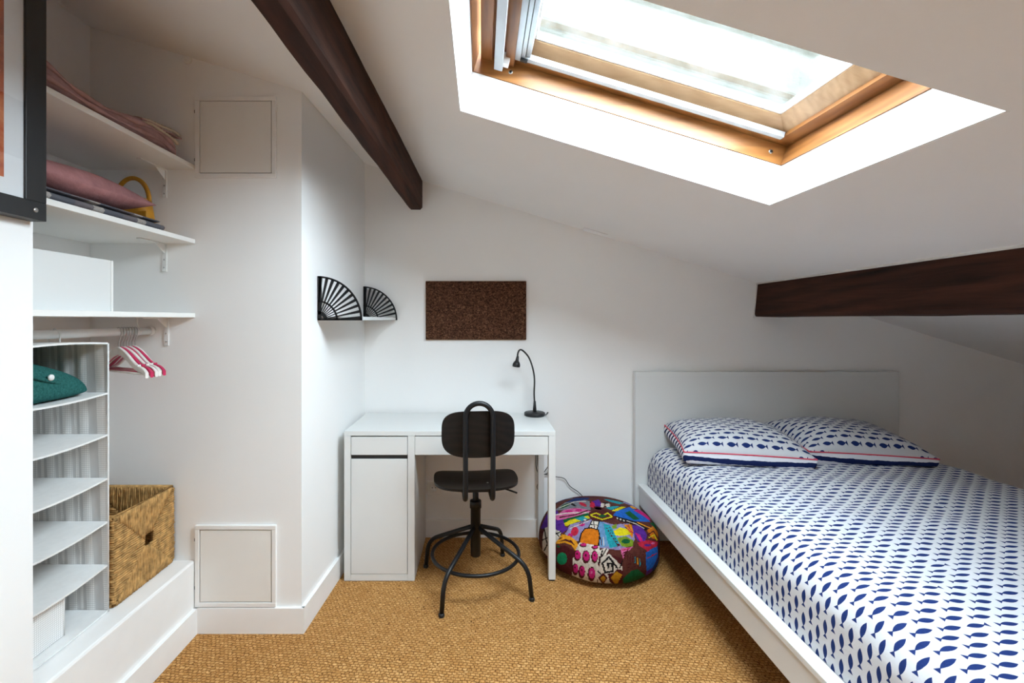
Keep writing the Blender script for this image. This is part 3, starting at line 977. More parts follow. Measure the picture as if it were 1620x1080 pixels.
# plaid blanket
pb = thing('plaid_blanket', 'grey and white plaid blanket folded under the pink cushion', 'blanket', (-1.40, 1.50, 1.6335))
for k in range(2):
    z0 = 1.6337 + k * .0290; hh_ = (.0145, .0050)[k]
    rows = []
    for j in range(20):
        y = 1.245 + (1.775 - .02 * k - 1.245) * j / 19
        row = []
        for i in range(16):
            a = 2 * PI * i / 16
            row.append((-1.40 + (.194 - .004 * k) * math.copysign(abs(math.cos(a)) ** .35, math.cos(a)), y, z0 + hh_ + hh_ * math.copysign(abs(math.sin(a)) ** .6, math.sin(a))))
        rows.append(row)
    mb = MB().grid(rows, True, True)
    mb.f.append(tuple(range(16))); mb.smooth.append(False)
    mb.f.append(tuple(19 * 16 + i for i in range(16))); mb.smooth.append(False)
    obj('layer', mb, M['plaid'], pb)


def pillow_mesh(w, d, t_up, t_dn, n=48, pinch=.06, wob=0.0, seed=1, lowfull=0):
    rnd = random.Random(seed); ph = [rnd.uniform(0, 6) for _ in range(4)]
    top, bot = [], []
    for j in range(n + 1):
        b = math.sin(PI / 2 * (-1 + 2 * j / n))
        rt, rb = [], []
        for i in range(n + 1):
            a = math.sin(PI / 2 * (-1 + 2 * i / n))
            x = a * w / 2 * (1 - pinch * (1 - b * b) * abs(a) ** 3)
            y = b * d / 2 * (1 - pinch * (1 - a * a) * abs(b) ** 3)
            e_ = (max(0, 1 - a ** 4) * max(0, 1 - b ** 4)) ** .55 * (1 - .18 * (a * a + b * b))
            wv = 1 + wob * (math.sin(3 * a + ph[0]) * math.sin(2.5 * b + ph[1]) + .5 * math.sin(7 * a + 4 * b + ph[2]))
            e2 = (max(0, 1 - abs(a) ** 14) * max(0, 1 - abs(b) ** 14)) ** .5
            g = 1 + .035 * math.sin(PI * min(1, e2)) * lowfull
            rt.append((x, y, t_up * e_ * wv)); rb.append((x * g, y * g, -t_dn * (e2 if lowfull else e_)))
        top.append(rt); bot.append(rb)
    return top, bot


def border(top, n):
    return [top[0][i] for i in range(n)] + [top[j][n] for j in range(n)] + [top[n][n - i] for i in range(n)] + [top[n - j][0] for j in range(n)]


def make_pillow(name, label, cat, w, d, tu, td, M_top, M_bot, M_pipe, mat, seed, wob=.06, drape=None):
    n = 48
    r = thing(name, label, cat)
    top, bot = pillow_mesh(w, d, tu, td, n, .05, wob, seed, 1 if M_pipe else 0)
    def T(rows):
        out = []
        for row in rows:
            rr = []
            for p in row:
                q = mat @ Vector(p)
                if drape: q = drape(q)
                rr.append(q)
            out.append(rr)
        return out
    uv = [(p[0], p[1]) for row in top for p in row]
    uvb = [(p[0], p[1] + p[2] * .8 + .012) for row in bot for p in row]
    t2, b2 = T(top), T(bot)
    c = Vector((0, 0, 0)); k = 0
    for row in b2:
        for p in row: c += p; k += 1
    c /= k; c.z = min(p.z for row in b2 for p in row)
    r.location = c; W[r.name] = c
    obj('upper_cover', MB().grid(t2), M_top, r, uvs=uv)
    obj('lower_cover', MB().grid(b2), M_bot, r, uvs=uvb)
    if M_pipe:
        bd = border(t2, n)
        obj('piping', MB().tube(bd + [bd[0]], .0035, 7), M_pipe, r)
    return r


mt = Matrix.Translation((-1.405, 1.488, 1.720)) @ Matrix.Rotation(math.radians(1), 4, 'X')
make_pillow('cushion', 'dusty rose velvet cushion lying on the plaid blanket', 'cushion', .385, .50, .070, .046, M['velvet'], M['velvet'], None, mt, 3, .05)

bag = thing('handbag', 'mustard yellow hoop handled bag beside the cushion on the shelf', 'bag', (-1.40, 1.85, 1.6335))
obj('body', MB().grid([[(-1.395 + (.085 - .02 * t) * math.copysign(abs(math.cos(a)) ** .6, math.cos(a)), 1.862 + (.050 - .012 * t) * math.copysign(abs(math.sin(a)) ** .6, math.sin(a)), 1.6345 + .145 * t) for a in [2 * PI * k / 32 for k in range(32)]] for t in [q / 10 for q in range(11)]], True, True), M['mustard'], bag)
obj('band', MB().grid([[(-1.395 + (.0862 - .02 * t) * math.copysign(abs(math.cos(a)) ** .6, math.cos(a)), 1.862 + (.0512 - .012 * t) * math.copysign(abs(math.sin(a)) ** .6, math.sin(a)), 1.6345 + .145 * t) for a in [PI * .55 + PI * .9 * k / 32 for k in range(33)]] for t in [.1 + q / 16 for q in range(11)]], True), M['rosedk'], bag)
obj('flap', MB().box(-1.350, -1.300, 1.806, 1.814, 1.642, 1.722, .004), M['mustard'], bag)
obj('clasp', MB().lathe((-1.316, 1.806, 1.690), [(.008, 0), (.008, -.004), (.005, -.005)], 16, 'y'), M['black'], bag)
hp_ = [(-1.395 + .066 * math.cos(a), 1.862, 1.772 + .092 * math.sin(a)) for a in [PI * k / 24 for k in range(25)]]
obj('handle', MB().tube(hp_, .0085, 10), M['mustard'], bag)

# ------------------------------------------------------------------ framed picture on the left wall
PY0, PY1, PZ0, PZ1 = 0.60, 1.219, 1.555, 2.28
pf = thing('framed_picture', 'large black framed picture with white mount on the wall beside the niche', 'picture', (XL, (PY0 + PY1) / 2, PZ0))
bw, bh = .056, .046
X0, X1 = XL + .0005, XL + .042
for (a, b, c, d) in ((PY0, PY1, PZ0, PZ0 + bh), (PY0, PY1, PZ1 - bh, PZ1), (PY0, PY0 + bw, PZ0 + bh, PZ1 - bh), (PY1 - bw, PY1, PZ0 + bh, PZ1 - bh)):
    obj('frame_rail', MB().box(X0, X1, a, b, c, d, .0015), M['blackpl'], pf)
obj('mount', MB().box(X0, X1 - .006, PY0 + bw, PY1 - bw, PZ0 + bh, PZ1 - bh), plain('white_mount_card', (.74, .76, .78, 1), .7, .2, var=.01), pf)
obj('print', MB().box(X1 - .006, X1 - .0054, PY0 + bw + .048, PY1 - bw - .048, PZ0 + bh + .040, PZ1 - bh - .04), M['print'], pf)
obj('glazing', MB().box(X1 - .004, X1 - .002, PY0 + bw, PY1 - bw, PZ0 + bh, PZ1 - bh), M['picglass'], pf)
obj('stud', MB().lathe((X1, PY1 - .030, PZ0 + .024), [(.0062, 0), (.0062, .001), (.004, .0016)], 20, 'x'), M['steel'], pf)

# ------------------------------------------------------------------ corner shelf with fan brackets
fs = thing('fan_bracket_shelf', 'small white wall shelf held by two black quarter fan brackets', 'wall shelf', (-.62, 2.44, 1.295))
def xwall(y): return XI0 + (XI1 - XI0) * (y - YH) / (YB - YH)
FY0, FY1, FR = 2.105, 2.755, .200
ZS = 1.312
mb = MB().prism([(xwall(FY0) + .001, FY0, ZS - .016), (xwall(FY0) + FR - .006, FY0, ZS - .016), (xwall(FY1) + FR - .006, FY1, ZS - .016), (xwall(FY1) + .001, FY1, ZS - .016)], (0, 0, .016))
obj('board', mb, M['lam'], fs)


def arc_band(r0, r1, y0, y1, cx, cz, a0=0, a1=PI / 2, n=28):
    mb = MB()
    rows = []
    for k in range(n + 1):
        a = a0 + (a1 - a0) * k / n
        c, s = math.cos(a), math.sin(a)
        rows.append([(cx + r0 * c, y0, cz + r0 * s), (cx + r1 * c, y0, cz + r1 * s), (cx + r1 * c, y1, cz + r1 * s), (cx + r0 * c, y1, cz + r0 * s)])
    mb.grid(rows, False, True)
    mb.f.append((0, 1, 2, 3)); mb.smooth.append(False)
    mb.f.append(tuple(n * 4 + k for k in range(4))); mb.smooth.append(False)
    return mb


for (yy, sg) in ((FY0, -1), (FY1, 1)):
    cx, cz = xwall(yy) + .002, ZS - .017
    y0, y1 = (yy - .009, yy - .001) if sg < 0 else (yy + .001, yy + .009)
    fb = obj('fan_bracket', arc_band(FR - .008, FR, y0, y1, cx, cz), M['black'], fs)
    obj('upright_bar', MB().box(cx, cx + .016, y0, y1, cz, cz + FR, .0008), M['black'], fb)
    obj('foot_bar', MB().box(cx, cx + FR, y0, y1, cz, cz + .010, .0008), M['black'], fb)
    obj('inner_arc', arc_band(.083, .090, y0, y1, cx, cz), M['black'], fb)
    obj('hub_arc', arc_band(.028, .043, y0, y1, cx, cz), M['black'], fb)
    for k in range(11):
        a = math.radians(4 + 8.2 * k)
        d = Vector((math.cos(a), 0, math.sin(a))); q = Vector((-math.sin(a), 0, math.cos(a)))
        c0 = Vector((cx, y0, cz))
        obj('rib', MB().prism([c0 + d * .086 - q * .0024, c0 + d * .196 - q * .0062, c0 + d * .196 + q * .0062, c0 + d * .086 + q * .0024], (0, y1 - y0, 0)), M['black'], fb)
        obj('inner_rib', MB().prism([c0 + d * .040 - q * .0012, c0 + d * .086 - q * .0020, c0 + d * .086 + q * .0020, c0 + d * .040 + q * .0012], (0, y1 - y0, 0)), M['black'], fb)

# ------------------------------------------------------------------ cork board
cbx0, cbx1, cbz0, cbz1 = -.333, .266, 1.180, 1.527
cb = thing('cork_board', 'dark brown cork pin board on the wall above the desk', 'pin board', ((cbx0 + cbx1) / 2, YB, cbz0))
obj('cork_sheet', MB().box(cbx0, cbx1, YB - .018, YB - .006, cbz0, cbz1, .0012), M['cork'], cb)
obj('backing', MB().box(cbx0 + .0015, cbx1 - .0015, YB - .006, YB - .0005, cbz0 - .004, cbz1 + .002), M['pinepale'], cb)

# ------------------------------------------------------------------ desk
DX0, DX1, DY0, DY1, DZ = -.683, .367, 2.312, 2.772, .745
dk = thing('desk', 'white writing desk with drawer and cupboard under the pin board', 'desk', ((DX0 + DX1) / 2, (DY0 + DY1) / 2, 0))
pt = .0335
obj('top', MB().box(DX0, DX1, DY0, DY1, DZ - .023, DZ, .0018), M['lam'], dk)
cxr = DX0 + .350
zu = DZ - .0235
obj('cabinet_side', MB().box(DX0, DX0 + .032, DY0, DY1, .002, zu, .0015), M['lam'], dk)
obj('cabinet_side', MB().box(cxr - .034, cxr, DY0, DY1, .002, zu, .0015), M['lam'], dk)
obj('cabinet_plinth', MB().box(DX0 + .0325, cxr - .0345, DY0 + .001, DY0 + .02, .002, .034, .001), M['lam'], dk)
obj('cabinet_back', MB().box(DX0 + .0325, cxr - .0345, DY1 - .012, DY1 - .004, .002, zu), M['lam'], dk)
obj('cabinet_base', MB().box(DX0 + .0325, cxr - .0345, DY0 + .021, DY1 - .013, .014, .032), M['lam'], dk)
dr1 = obj('drawer_front', MB().box(DX0 + .0345, cxr - .0365, DY0 + .0005, DY0 + .017, DZ - .118, DZ - .029, .0012), M['lam'], dk)
obj('recess', MB().box(DX0 + .0325, cxr - .0345, DY0 + .022, DY0 + .026, .034, zu), M['gap'], dk)
obj('grip_gap', MB().box(DX0 + .0345, cxr - .0365, DY0 + .010, DY0 + .014, DZ - .142, DZ - .118), M['gap'], dk)
obj('cupboard_door', MB().box(DX0 + .0345, cxr - .0365, DY0 + .0005, DY0 + .017, .0365, DZ - .139, .0012), M['lam'], dk)
obj('drawer_front', MB().box(cxr + .0015, DX1 - .0365, DY0 + .0005, DY0 + .017, DZ - .118, DZ - .027, .0012), M['lam'], dk)
obj('drawer_box', MB().box(cxr + .012, DX1 - .05, DY0 + .018, DY1 - .06, DZ - .105, DZ - .030), M['lam'], dk)
obj('rear_apron', MB().box(cxr + .001, DX1 - .036, DY1 - .018, DY1 - .002, DZ - .235, zu, .001), M['lam'], dk)
for (y0, y1) in ((DY0, DY0 + .036), (DY1 - .036, DY1)):
    lg = obj('leg', MB().box(DX1 - .0345, DX1, y0, y1, .008, zu, .0015), M['lam'], dk)
    obj('foot_glide', MB().box(DX1 - .030, DX1 - .004, y0 + .004, y1 - .004, .0, .008), M['blackpl'], lg)
obj('leg_rail', MB().box(DX1 - .0345, DX1, DY0 + .0365, DY1 - .0365, DZ - .118, zu, .001), M['lam'], dk)

# ------------------------------------------------------------------ desk lamp
LXc, LYc = .306, 2.690
lp = thing('desk_lamp', 'slim black gooseneck lamp standing on the desk', 'lamp', (LXc, LYc, DZ))
obj('base', MB().lathe((LXc, LYc, DZ), [(.057, .0005), (.060, .003), (.060, .016), (.057, .0195), (.020, .0215), (.010, .024)], 40), M['blackpl'], lp)
obj('stem_socket', MB().lathe((LXc, LYc, DZ + .0215), [(.0115, 0), (.009, .03), (.0065, .062)], 20), M['blackpl'], lp)
def wp(px, py, y): return ((px - 762) * y / 737, y, 1.3 + (505 - py) * y / 737)
neck = catmull([(LXc, LYc, DZ + .06), wp(845, 622, LYc), wp(845.5, 600, LYc - .01), wp(843, 583, LYc - .02), wp(837, 566, LYc - .035), wp(829, 556, LYc - .05), wp(823, 553, LYc - .06), wp(819.5, 558, LYc - .07), wp(818.5, 567, LYc - .075)], 7)
obj('gooseneck', MB().tube(neck, .0048, 10), M['blackpl'], lp)
hd = neck[-1]
hm = MB().lathe((0, 0, 0), [(.0062, .014), (.0085, 0), (.0095, -.012), (.017, -.022), (.0215, -.034), (.0215, -.046), (.0185, -.047), (.016, -.039)], 28)
Rh = Matrix.Translation(hd) @ Matrix.Rotation(math.radians(10), 4, 'Y') @ Matrix.Rotation(math.radians(-14), 4, 'X')
hd_ = obj('lamp_head', hm.map(lambda p: Rh @ p), M['blackpl'], lp)
obj('lens', MB().lathe((0, 0, 0), [(.0159, -.0392), (.0159, -.0415), (.009, -.043)], 24).map(lambda p: Rh @ p), M['whitepl'], hd_)
cord = catmull([(LXc + .058, LYc + .005, DZ + .005), (LXc + .078, LYc + .03, DZ + .003), (LXc + .088, LYc + .075, DZ + .0035), (LXc + .080, YB - .012, DZ - .01), (LXc + .05, YB - .010, .66), (.338 - .01, YB - .012, .55), (.325, YB - .014, .42), (.350, YB - .014, .36), (.355, YB - .014, .30), (.352, YB - .016, .10)], 8)
obj('power_cord', MB().tube(cord, .0022, 7), M['blackpl'], lp)

cab = catmull([wp(850, 716, 2.768), wp(851, 738, 2.768), wp(858, 748, 2.766), wp(864, 742, 2.764), wp(867, 738, 2.766), wp(866, 748, 2.768), wp(858, 752, 2.768), wp(851, 765, 2.768), wp(850, 772, 2.768), wp(855, 782, 2.768), wp(857, 795, 2.770), wp(857, 836, 2.768)], 8)
tag(obj('cable', MB().tube(cab, .0022, 7), M['blackpl']), 'tangled thin black cable hanging behind the desk leg', 'cable')
cab = catmull([wp(858, 750, 2.774), wp(868, 751, 2.775), wp(880, 754, 2.775), wp(893, 757, 2.775), wp(902, 769, 2.775), wp(916, 779, 2.775), wp(924, 790, 2.776), wp(930, 815, 2.772), wp(932, 840, 2.77)], 8)
tag(obj('cable', MB().tube(cab, .0022, 7), M['blackpl']), 'thin black cable drooping across the wall to behind the pouf', 'cable')

# wall socket under the desk
so = thing('wall_socket', 'white power socket on the wall under the desk', 'socket', (-.285, YB, .27))
obj('plate', MB().box(-.325, -.245, YB - .009, YB - .0005, .255, .335, .004), M['whitepl'], so)
obj('well_ring', MB().lathe((-.285, YB - .009, .295), [(.024, 0), (.024, -.002), (.020, -.002), (.020, -.0005)], 28, 'y'), M['whitepl'], so)
for s in (-1, 1): obj('pin_hole', MB().lathe((-.285 + s * .0095, YB - .0095, .295), [(.003, 0), (.003, -.0006)], 12, 'y'), M['gap'], so)

# ------------------------------------------------------------------ swivel chair
CX, CY = -.030, 2.300
ch = thing('swivel_chair', 'black metal swivel chair with dark plywood seat in front of the desk', 'chair', (CX, CY, 0))
YAW = math.radians(5)
RM = Matrix.Translation((CX, CY, 0)) @ Matrix.Rotation(YAW, 4, 'Z')
def L(p): return RM @ Vector(p)


def slab(fn, thick, nrm, n=40, m=10):
    """rounded plate: fn(a, rho) -> surface point"""
    rows_t, rows_b = [], []
    for j in range(m + 1):
        rho = j / m
        rt, rb = [], []
        for i in range(n):
            p = Vector(fn(2 * PI * i / n, rho))
            rt.append(p); rb.append(p + Vector(nrm) * thick)
        rows_t.append(rt); rows_b.append(rb)
    mb = MB().grid(rows_t[1:], True, True); mb.grid(rows_b[1:], True, True)
    mb.grid([rows_t[-1], rows_b[-1]], False, True)
    o = len(mb.v)
    mb.add(rows_t[1], [tuple(range(n))], True); mb.add(rows_b[1], [tuple(range(n))], True)
    return mb


def seat_fn(a, rho):
    c, s = math.cos(a), math.sin(a)
    f = lambda v, q: math.copysign(abs(v) ** q, v)
    x = .205 * f(c, .72) * rho
    y = (.165 * f(s, .72) if s > 0 else .205 * f(s, .80)) * rho
    z = .517 + .010 * (x / .2) ** 2 - .022 * max(0, (y - .06) / .12) ** 2 + .014 * max(0, (-y - .06) / .13) ** 2
    return (x, y, z)


obj('seat', slab(seat_fn, .011, (0, 0, -1), 72).map(L), M['ply'], ch)


def back_fn(a, rho):
    c, s = math.cos(a), math.sin(a)
    f = lambda v, q: math.copysign(abs(v) ** q, v)
    x = .168 * f(c, .58) * rho
    z = .780 + .105 * f(s, .58) * rho
    y = -.200 + .034 * (x / .168) ** 2 - .02 * (z - .78)
    return (x, y, z)


obj('backrest', slab(back_fn, .011, (0, 1, 0), 72).map(L), M['ply'], ch)
hw_ = .0615
path = [(-hw_, -.03, .494), (-hw_, -.216, .490), (-hw_, -.226, .62), (-hw_, -.217, .84)]
arc = [(-hw_ * math.cos(a), -.216, .862 + .062 * math.sin(a)) for a in [PI * k / 18 for k in range(19)]]
hoop = fillet(path, .028) + arc + list(reversed([(-p[0], p[1], p[2]) for p in fillet(path, .028)]))
obj('back_hoop', MB().tube([L(p) for p in hoop], .0115, 14), M['black'], ch)
for sx in (-1, 1):
    for (y, z) in ((-.125, .5185), (-.075, .518)):
        obj('bolt', MB().lathe(L((sx * .052, y, z)), [(.0045, 0), (.0045, .0018), (.003, .0026)], 14), M['steel'], ch)
    for z in (.74, .82):
        obj('bolt', MB().lathe(L((sx * .0615, -.188, z)), [(.005, 0), (.005, .006)], 12, 'y'), M['steel'], ch)
obj('seat_plate', MB().box(-.075, .075, -.09, .09, .478, .505, .004).map(L), M['black'], ch)
obj('gas_lift', MB().lathe((CX, CY, 0), [(.0145, .370), (.0145, .480)], 24), M['black'], ch)
obj('column', MB().lathe((CX, CY, 0), [(.021, .135), (.0245, .138), (.0245, .372), (.0285, .372), (.0285, .405), (.026, .408)], 28), M['black'], ch)
obj('lever', MB().tube([L((.06, -.02, .492)), L((.13, -.07, .488)), L((.190, -.105, .476))], .0045, 8), M['black'], ch)
for k in range(4):
    a = math.radians(61 + 90 * k)
    d = Vector((math.cos(a), math.sin(a), 0)); c = Vector((CX, CY, 0))
    pts = fillet([c + d * .020 + Vector((0, 0, .275)), c + d * .282 + Vector((0, 0, .150)), c + d * .299 + Vector((0, 0, .012))], .085, 12)
    lg = obj('leg', MB().tube(pts, .0105, 14), M['black'], ch)
    obj('foot', MB().lathe(tuple(c + d * .300), [(.0125, 0), (.0135, .004), (.0130, .012), (.011, .016)], 18), M['blackpl'], lg)
obj('foot_ring', MB().ring((CX, CY, .150), .213, .0085, 80, 12), M['black'], ch)

# ------------------------------------------------------------------ patchwork pouf
PX, PYc, PR, PH = .632, 2.528, .318, .288
pouf = thing('pouf', 'round patchwork pouf embroidered in many colours on the floor by the bed', 'pouf', (PX, PYc, 0))


def pouf_surf(th, s, off=0.0):
    """s: 0 top centre -> 1 bottom centre (numpy arrays)"""
    ph = PI / 2 - s * PI
    f = lambda v, q: np.sign(v) * np.abs(v) ** q
    r = np.where(ph > 0, f(np.cos(ph), .66), f(np.cos(ph), .36))
    zm = .112
    lob = 1 - .022 * np.abs(np.sin(th * 5 + .3)) * r
    R = (PR + off) * r * lob
    Z = np.where(ph > 0, zm + (PH - zm + off) * f(np.sin(ph), .82), zm + (zm + off) * f(np.sin(ph), .75))
    Z = np.where(s < .5, Z - .018 * np.exp(-(r / .12) ** 2) - .010 * np.abs(np.sin(th * 5 + .3)) ** .5 * 0 , Z)
    # slumped: top leans slightly, lower part flattened on the floor
    Z = np.maximum(Z, 0.0008)
    Y = PYc + R * np.sin(th)
    Y = np.where(Y > 2.70, 2.70 + (Y - 2.70) * .42, Y)       # pressed softly against the wall
    return PX + R * np.cos(th), Y, Z


def pouf_mesh(nt, ns, off):
    th = np.linspace(0, 2 * PI, nt, endpoint=False); s = np.linspace(0.004, .996, ns)
    TH, S = np.meshgrid(th, s)
    return TH, S, pouf_surf(TH, S, off)


TH, S, (x, y, z) = pouf_mesh(120, 60, 0)
obj('body', MB().grid([[(x[j, i], y[j, i], z[j, i]) for i in range(120)] for j in range(60)], True, True), M['patch_maroon'], pouf, origin=(PX, PYc, 0))

NT_, NS_ = 480, 170
th = np.linspace(0, 2 * PI, NT_ + 1); s = np.linspace(0.006, .90, NS_ + 1)
TH, S = np.meshgrid(th, s)
vx, vy, vz = pouf_surf(TH, S, .0016)
cth = (TH[:-1, :-1] + TH[1:, 1:]) / 2; cs = (S[:-1, :-1] + S[1:, 1:]) / 2
qx, qy, qz = pouf_surf(cth, cs)
# design chart of the visible side: azimuth/elevation of each quad about the viewing corner of the room
chart_u = ((762 + 737 * qx / qy) - 780) * 4.91
chart_v = ((505 - 737 * (qz - 1.3) / qy) - 740) * 4.91
e1 = .004
nx_, ny_, nz_ = pouf_surf(cth, cs, .01)
facing = ((nx_ - qx) * (0 - qx) + (ny_ - qy) * (0 - qy) + (nz_ - qz) * (1.3 - qz)) > 0
assign = np.full(qx.shape, -1)
patches = []


def inpoly(poly):
    inside = np.zeros(chart_u.shape, bool)
    n = len(poly)
    for i in range(n):
        x0, y0 = poly[i]; x1, y1 = poly[(i + 1) % n]
        if y0 == y1: continue
        c = ((y0 > chart_v) != (y1 > chart_v)) & (chart_u < (x1 - x0) * (chart_v - y0) / (y1 - y0) + x0)
        inside ^= c
    return inside & facing


def P(col, *poly): patches.append((col, poly)); assign[inpoly(poly)] = len(patches) - 1
def EL(col, cx, cy_, rx, ry, rot=0):
    a = [2 * PI * k / 28 for k in range(28)]; c, s_ = math.cos(rot), math.sin(rot)
    P(col, *[(cx + rx * math.cos(t) * c - ry * math.sin(t) * s_, cy_ + rx * math.cos(t) * s_ + ry * math.sin(t) * c) for t in a])
def LN(col, w, *pts):
    for (a, b) in zip(pts, pts[1:]):
        d = Vector((b[0] - a[0], b[1] - a[1])); q = Vector((-d.y, d.x)).normalized() * w / 2; e_ = d.normalized() * w / 2
        A, B = Vector(a) - e_, Vector(b) + e_
        P(col, tuple(A + q), tuple(B + q), tuple(B - q), tuple(A - q))


# hidden side first: scattered patches by nearest seed
rs = random.Random(21)
seeds = [(rs.uniform(0, 2 * PI), rs.uniform(.08, .75)) for _ in range(30)]
cols = ['brown', 'purple', 'dkgreen', 'navy', 'maroon', 'grey', 'brown', 'teal', 'maroon', 'blue', 'red', 'lilac']
best = np.full(qx.shape, 9.9); which = np.full(qx.shape, 0)
for i, (a, b) in enumerate(seeds):
    sx, sy, sz = pouf_surf(np.array(a), np.array(b))
    d = np.sqrt((qx - sx) ** 2 + (qy - sy) ** 2 + (qz - sz) ** 2)
    m = d < best; best[m] = d[m]; which[m] = i
for i in range(len(seeds)):
    patches.append((cols[i % len(cols)], None)); assign[(which == i) & (cs < .72)] = len(patches) - 1
# visible patches
P('brown', (330, 430), (420, 300), (560, 230), (820, 205), (1060, 250), (1250, 380), (1330, 560), (1300, 800), (1100, 980), (660, 960), (400, 760))
P('lilac', (560, 500), (600, 440), (760, 400), (860, 420), (930, 440), (1080, 430), (1100, 560), (1000, 640), (820, 620), (640, 560))
P('purple', (370, 470), (420, 360), (500, 330), (560, 470), (520, 520), (430, 480))
P('maroon', (360, 500), (640, 560), (660, 960), (1100, 980), (1320, 800), (1300, 560), (1180, 560), (1000, 700), (820, 640), (600, 600), (420, 480))
P('white', (385, 560), (400, 470), (440, 450), (530, 500), (520, 540), (470, 600), (430, 690), (385, 640))
LN('black', 9, (400, 470), (415, 560), (440, 640)); LN('black', 9, (385, 560), (430, 540), (520, 500)); LN('black', 9, (400, 640), (440, 560), (470, 480)); LN('black', 8, (470, 480), (520, 540))
P('pink', (480, 380), (560, 320), (700, 310), (760, 340), (620, 390), (500, 410))
LN('white', 9, (490, 365), (600, 350), (740, 350)); LN('maroon', 9, (520, 385), (640, 365), (740, 330))
EL('magenta', 590, 338, 30, 10); EL('magenta', 665, 330, 26, 9)
P('grey', (480, 330), (560, 270), (680, 240), (750, 260), (760, 330), (640, 310), (540, 330))
EL('dkgreen', 560, 295, 46, 12, -.4); EL('red', 700, 285, 34, 12, .4); EL('black', 620, 285, 30, 8, .5); LN('white', 6, (520, 310), (640, 262), (720, 262))
P('purple', (745, 300), (760, 265), (820, 245), (850, 290), (820, 320)); EL('red', 772, 288, 20, 22)
P('brown', (850, 260), (930, 265), (980, 290), (900, 320), (850, 310)); EL('white', 850, 290, 14, 18); EL('white', 890, 292, 18, 16); EL('black', 872, 275, 26, 6)
P('dkgreen', (530, 430), (550, 400), (740, 350), (760, 385), (620, 420), (560, 440))
P('yellow', (545, 435), (600, 405), (740, 372), (755, 392), (640, 425), (570, 452), (550, 448))
P('purple', (488, 410), (545, 400), (560, 455), (590, 470), (540, 505), (490, 470))
P('lilac', (590, 470), (680, 425), (750, 405), (730, 470), (670, 540), (600, 560), (560, 510))
EL('red', 635, 495, 28, 36, .5); EL('magenta', 690, 440, 24, 14); EL('magenta', 600, 525, 20, 16)
P('maroon', (740, 370), (770, 335), (850, 320), (930, 350), (990, 395), (850, 415), (760, 400))
LN('yellow', 9, (760, 365), (800, 352), (850, 372), (890, 352), (925, 380), (850, 402), (762, 372)); EL('dkgreen', 850, 374, 30, 10)
P('sky', (820, 420), (860, 420), (900, 610), (820, 612), (815, 480)); LN('white', 6, (835, 540), (845, 600)); LN('white', 6, (858, 540), (862, 600))
P('white', (735, 468), (770, 405), (825, 410), (815, 478)); LN('black', 8, (742, 466), (770, 408), (825, 412), (808, 476)); LN('black', 7, (780, 410), (790, 470)); LN('black', 6, (755, 440), (818, 446))
P('teal', (855, 430), (905, 445), (945, 500), (985, 605), (905, 622), (880, 540))
for k in range(7):
    EL('white', 885 + k * 13, 470 + k * 21, 5, 4); EL('white', 905 + k * 11, 462 + k * 22, 5, 4); EL('navy', 896 + k * 12, 486 + k * 20, 7, 4)
P('blue', (930, 370), (960, 335), (1060, 305), (1150, 345), (1220, 420), (1100, 415), (1000, 390))
P('yellow', (915, 335), (1000, 300), (1035, 305), (960, 338)); P('teal', (870, 310), (920, 300), (990, 296), (920, 330)); P('dkgreen', (1020, 350), (1060, 335), (1140, 400), (1090, 405))
P('black', (945, 372), (1000, 388), (1100, 415), (1200, 470), (1180, 490), (1080, 440), (980, 415))
for k in range(9): EL('white', 965 + k * 25, 392 + k * 9 + (k > 5) * (k - 5) * 3, 7, 6)
P('purple', (1080, 445), (1150, 450), (1195, 520), (1180, 575), (1130, 575), (1085, 500)); P('magenta', (1100, 500), (1140, 520), (1165, 575), (1140, 570))
P('orange', (1015, 440), (1075, 440), (1090, 500), (1080, 545), (1045, 500))
LN('amber', 7, (1080, 500), (1025, 450)); LN('amber', 7, (1080, 500), (1060, 440)); LN('red', 6, (1085, 505), (1040, 470)); LN('red', 6, (1080, 500), (1045, 445))
P('lime', (920, 450), (960, 435), (960, 470), (930, 475)); P('yellow', (935, 490), (985, 462), (1040, 475), (1070, 515), (1010, 530), (950, 525))
P('lime', (960, 545), (1030, 530), (1090, 565), (1085, 610), (1000, 612)); EL('dkgreen', 1030, 570, 34, 18)
P('orange', (1195, 485), (1240, 450), (1280, 500), (1280, 560), (1230, 545)); LN('maroon', 9, (1200, 520), (1245, 490), (1275, 545)); LN('yellow', 8, (1210, 540), (1250, 520), (1270, 560))
P('red', (1120, 580), (1200, 560), (1280, 575), (1270, 615), (1190, 650), (1140, 620)); EL('purple', 1200, 600, 26, 10); EL('pink', 1240, 585, 14, 8)
P('brown', (1005, 700), (1050, 640), (1110, 590), (1190, 640), (1185, 790), (1080, 800), (1005, 850))
P('pink', (985, 625), (1085, 612), (1040, 660), (1010, 700)); LN('red', 7, (1000, 640), (1060, 625)); LN('white', 6, (1005, 665), (1045, 640)); LN('red', 6, (1012, 685), (1030, 650))
P('blue', (1185, 655), (1275, 605), (1280, 690), (1240, 770), (1190, 800)); P('dkgreen', (1005, 860), (1070, 800), (1120, 782), (1180, 830), (1120, 900), (1020, 925))
P('purple', (1190, 800), (1240, 770), (1230, 830), (1180, 850))
P('orange', (672, 580), (686, 510), (716, 472), (765, 466), (816, 480), (828, 520), (822, 602), (740, 592))
LN('black', 9, (668, 580), (686, 508), (714, 472), (765, 466), (818, 482), (828, 525), (820, 602))
P('maroon', (490, 610), (560, 600), (640, 650), (618, 720), (612, 868), (500, 800), (440, 740), (450, 640))
P('amber', (490, 590), (500, 560), (560, 535), (620, 545), (660, 590), (645, 650), (610, 600), (560, 580)); P('maroon', (500, 575), (560, 552), (615, 565), (640, 610), (605, 580), (560, 566))
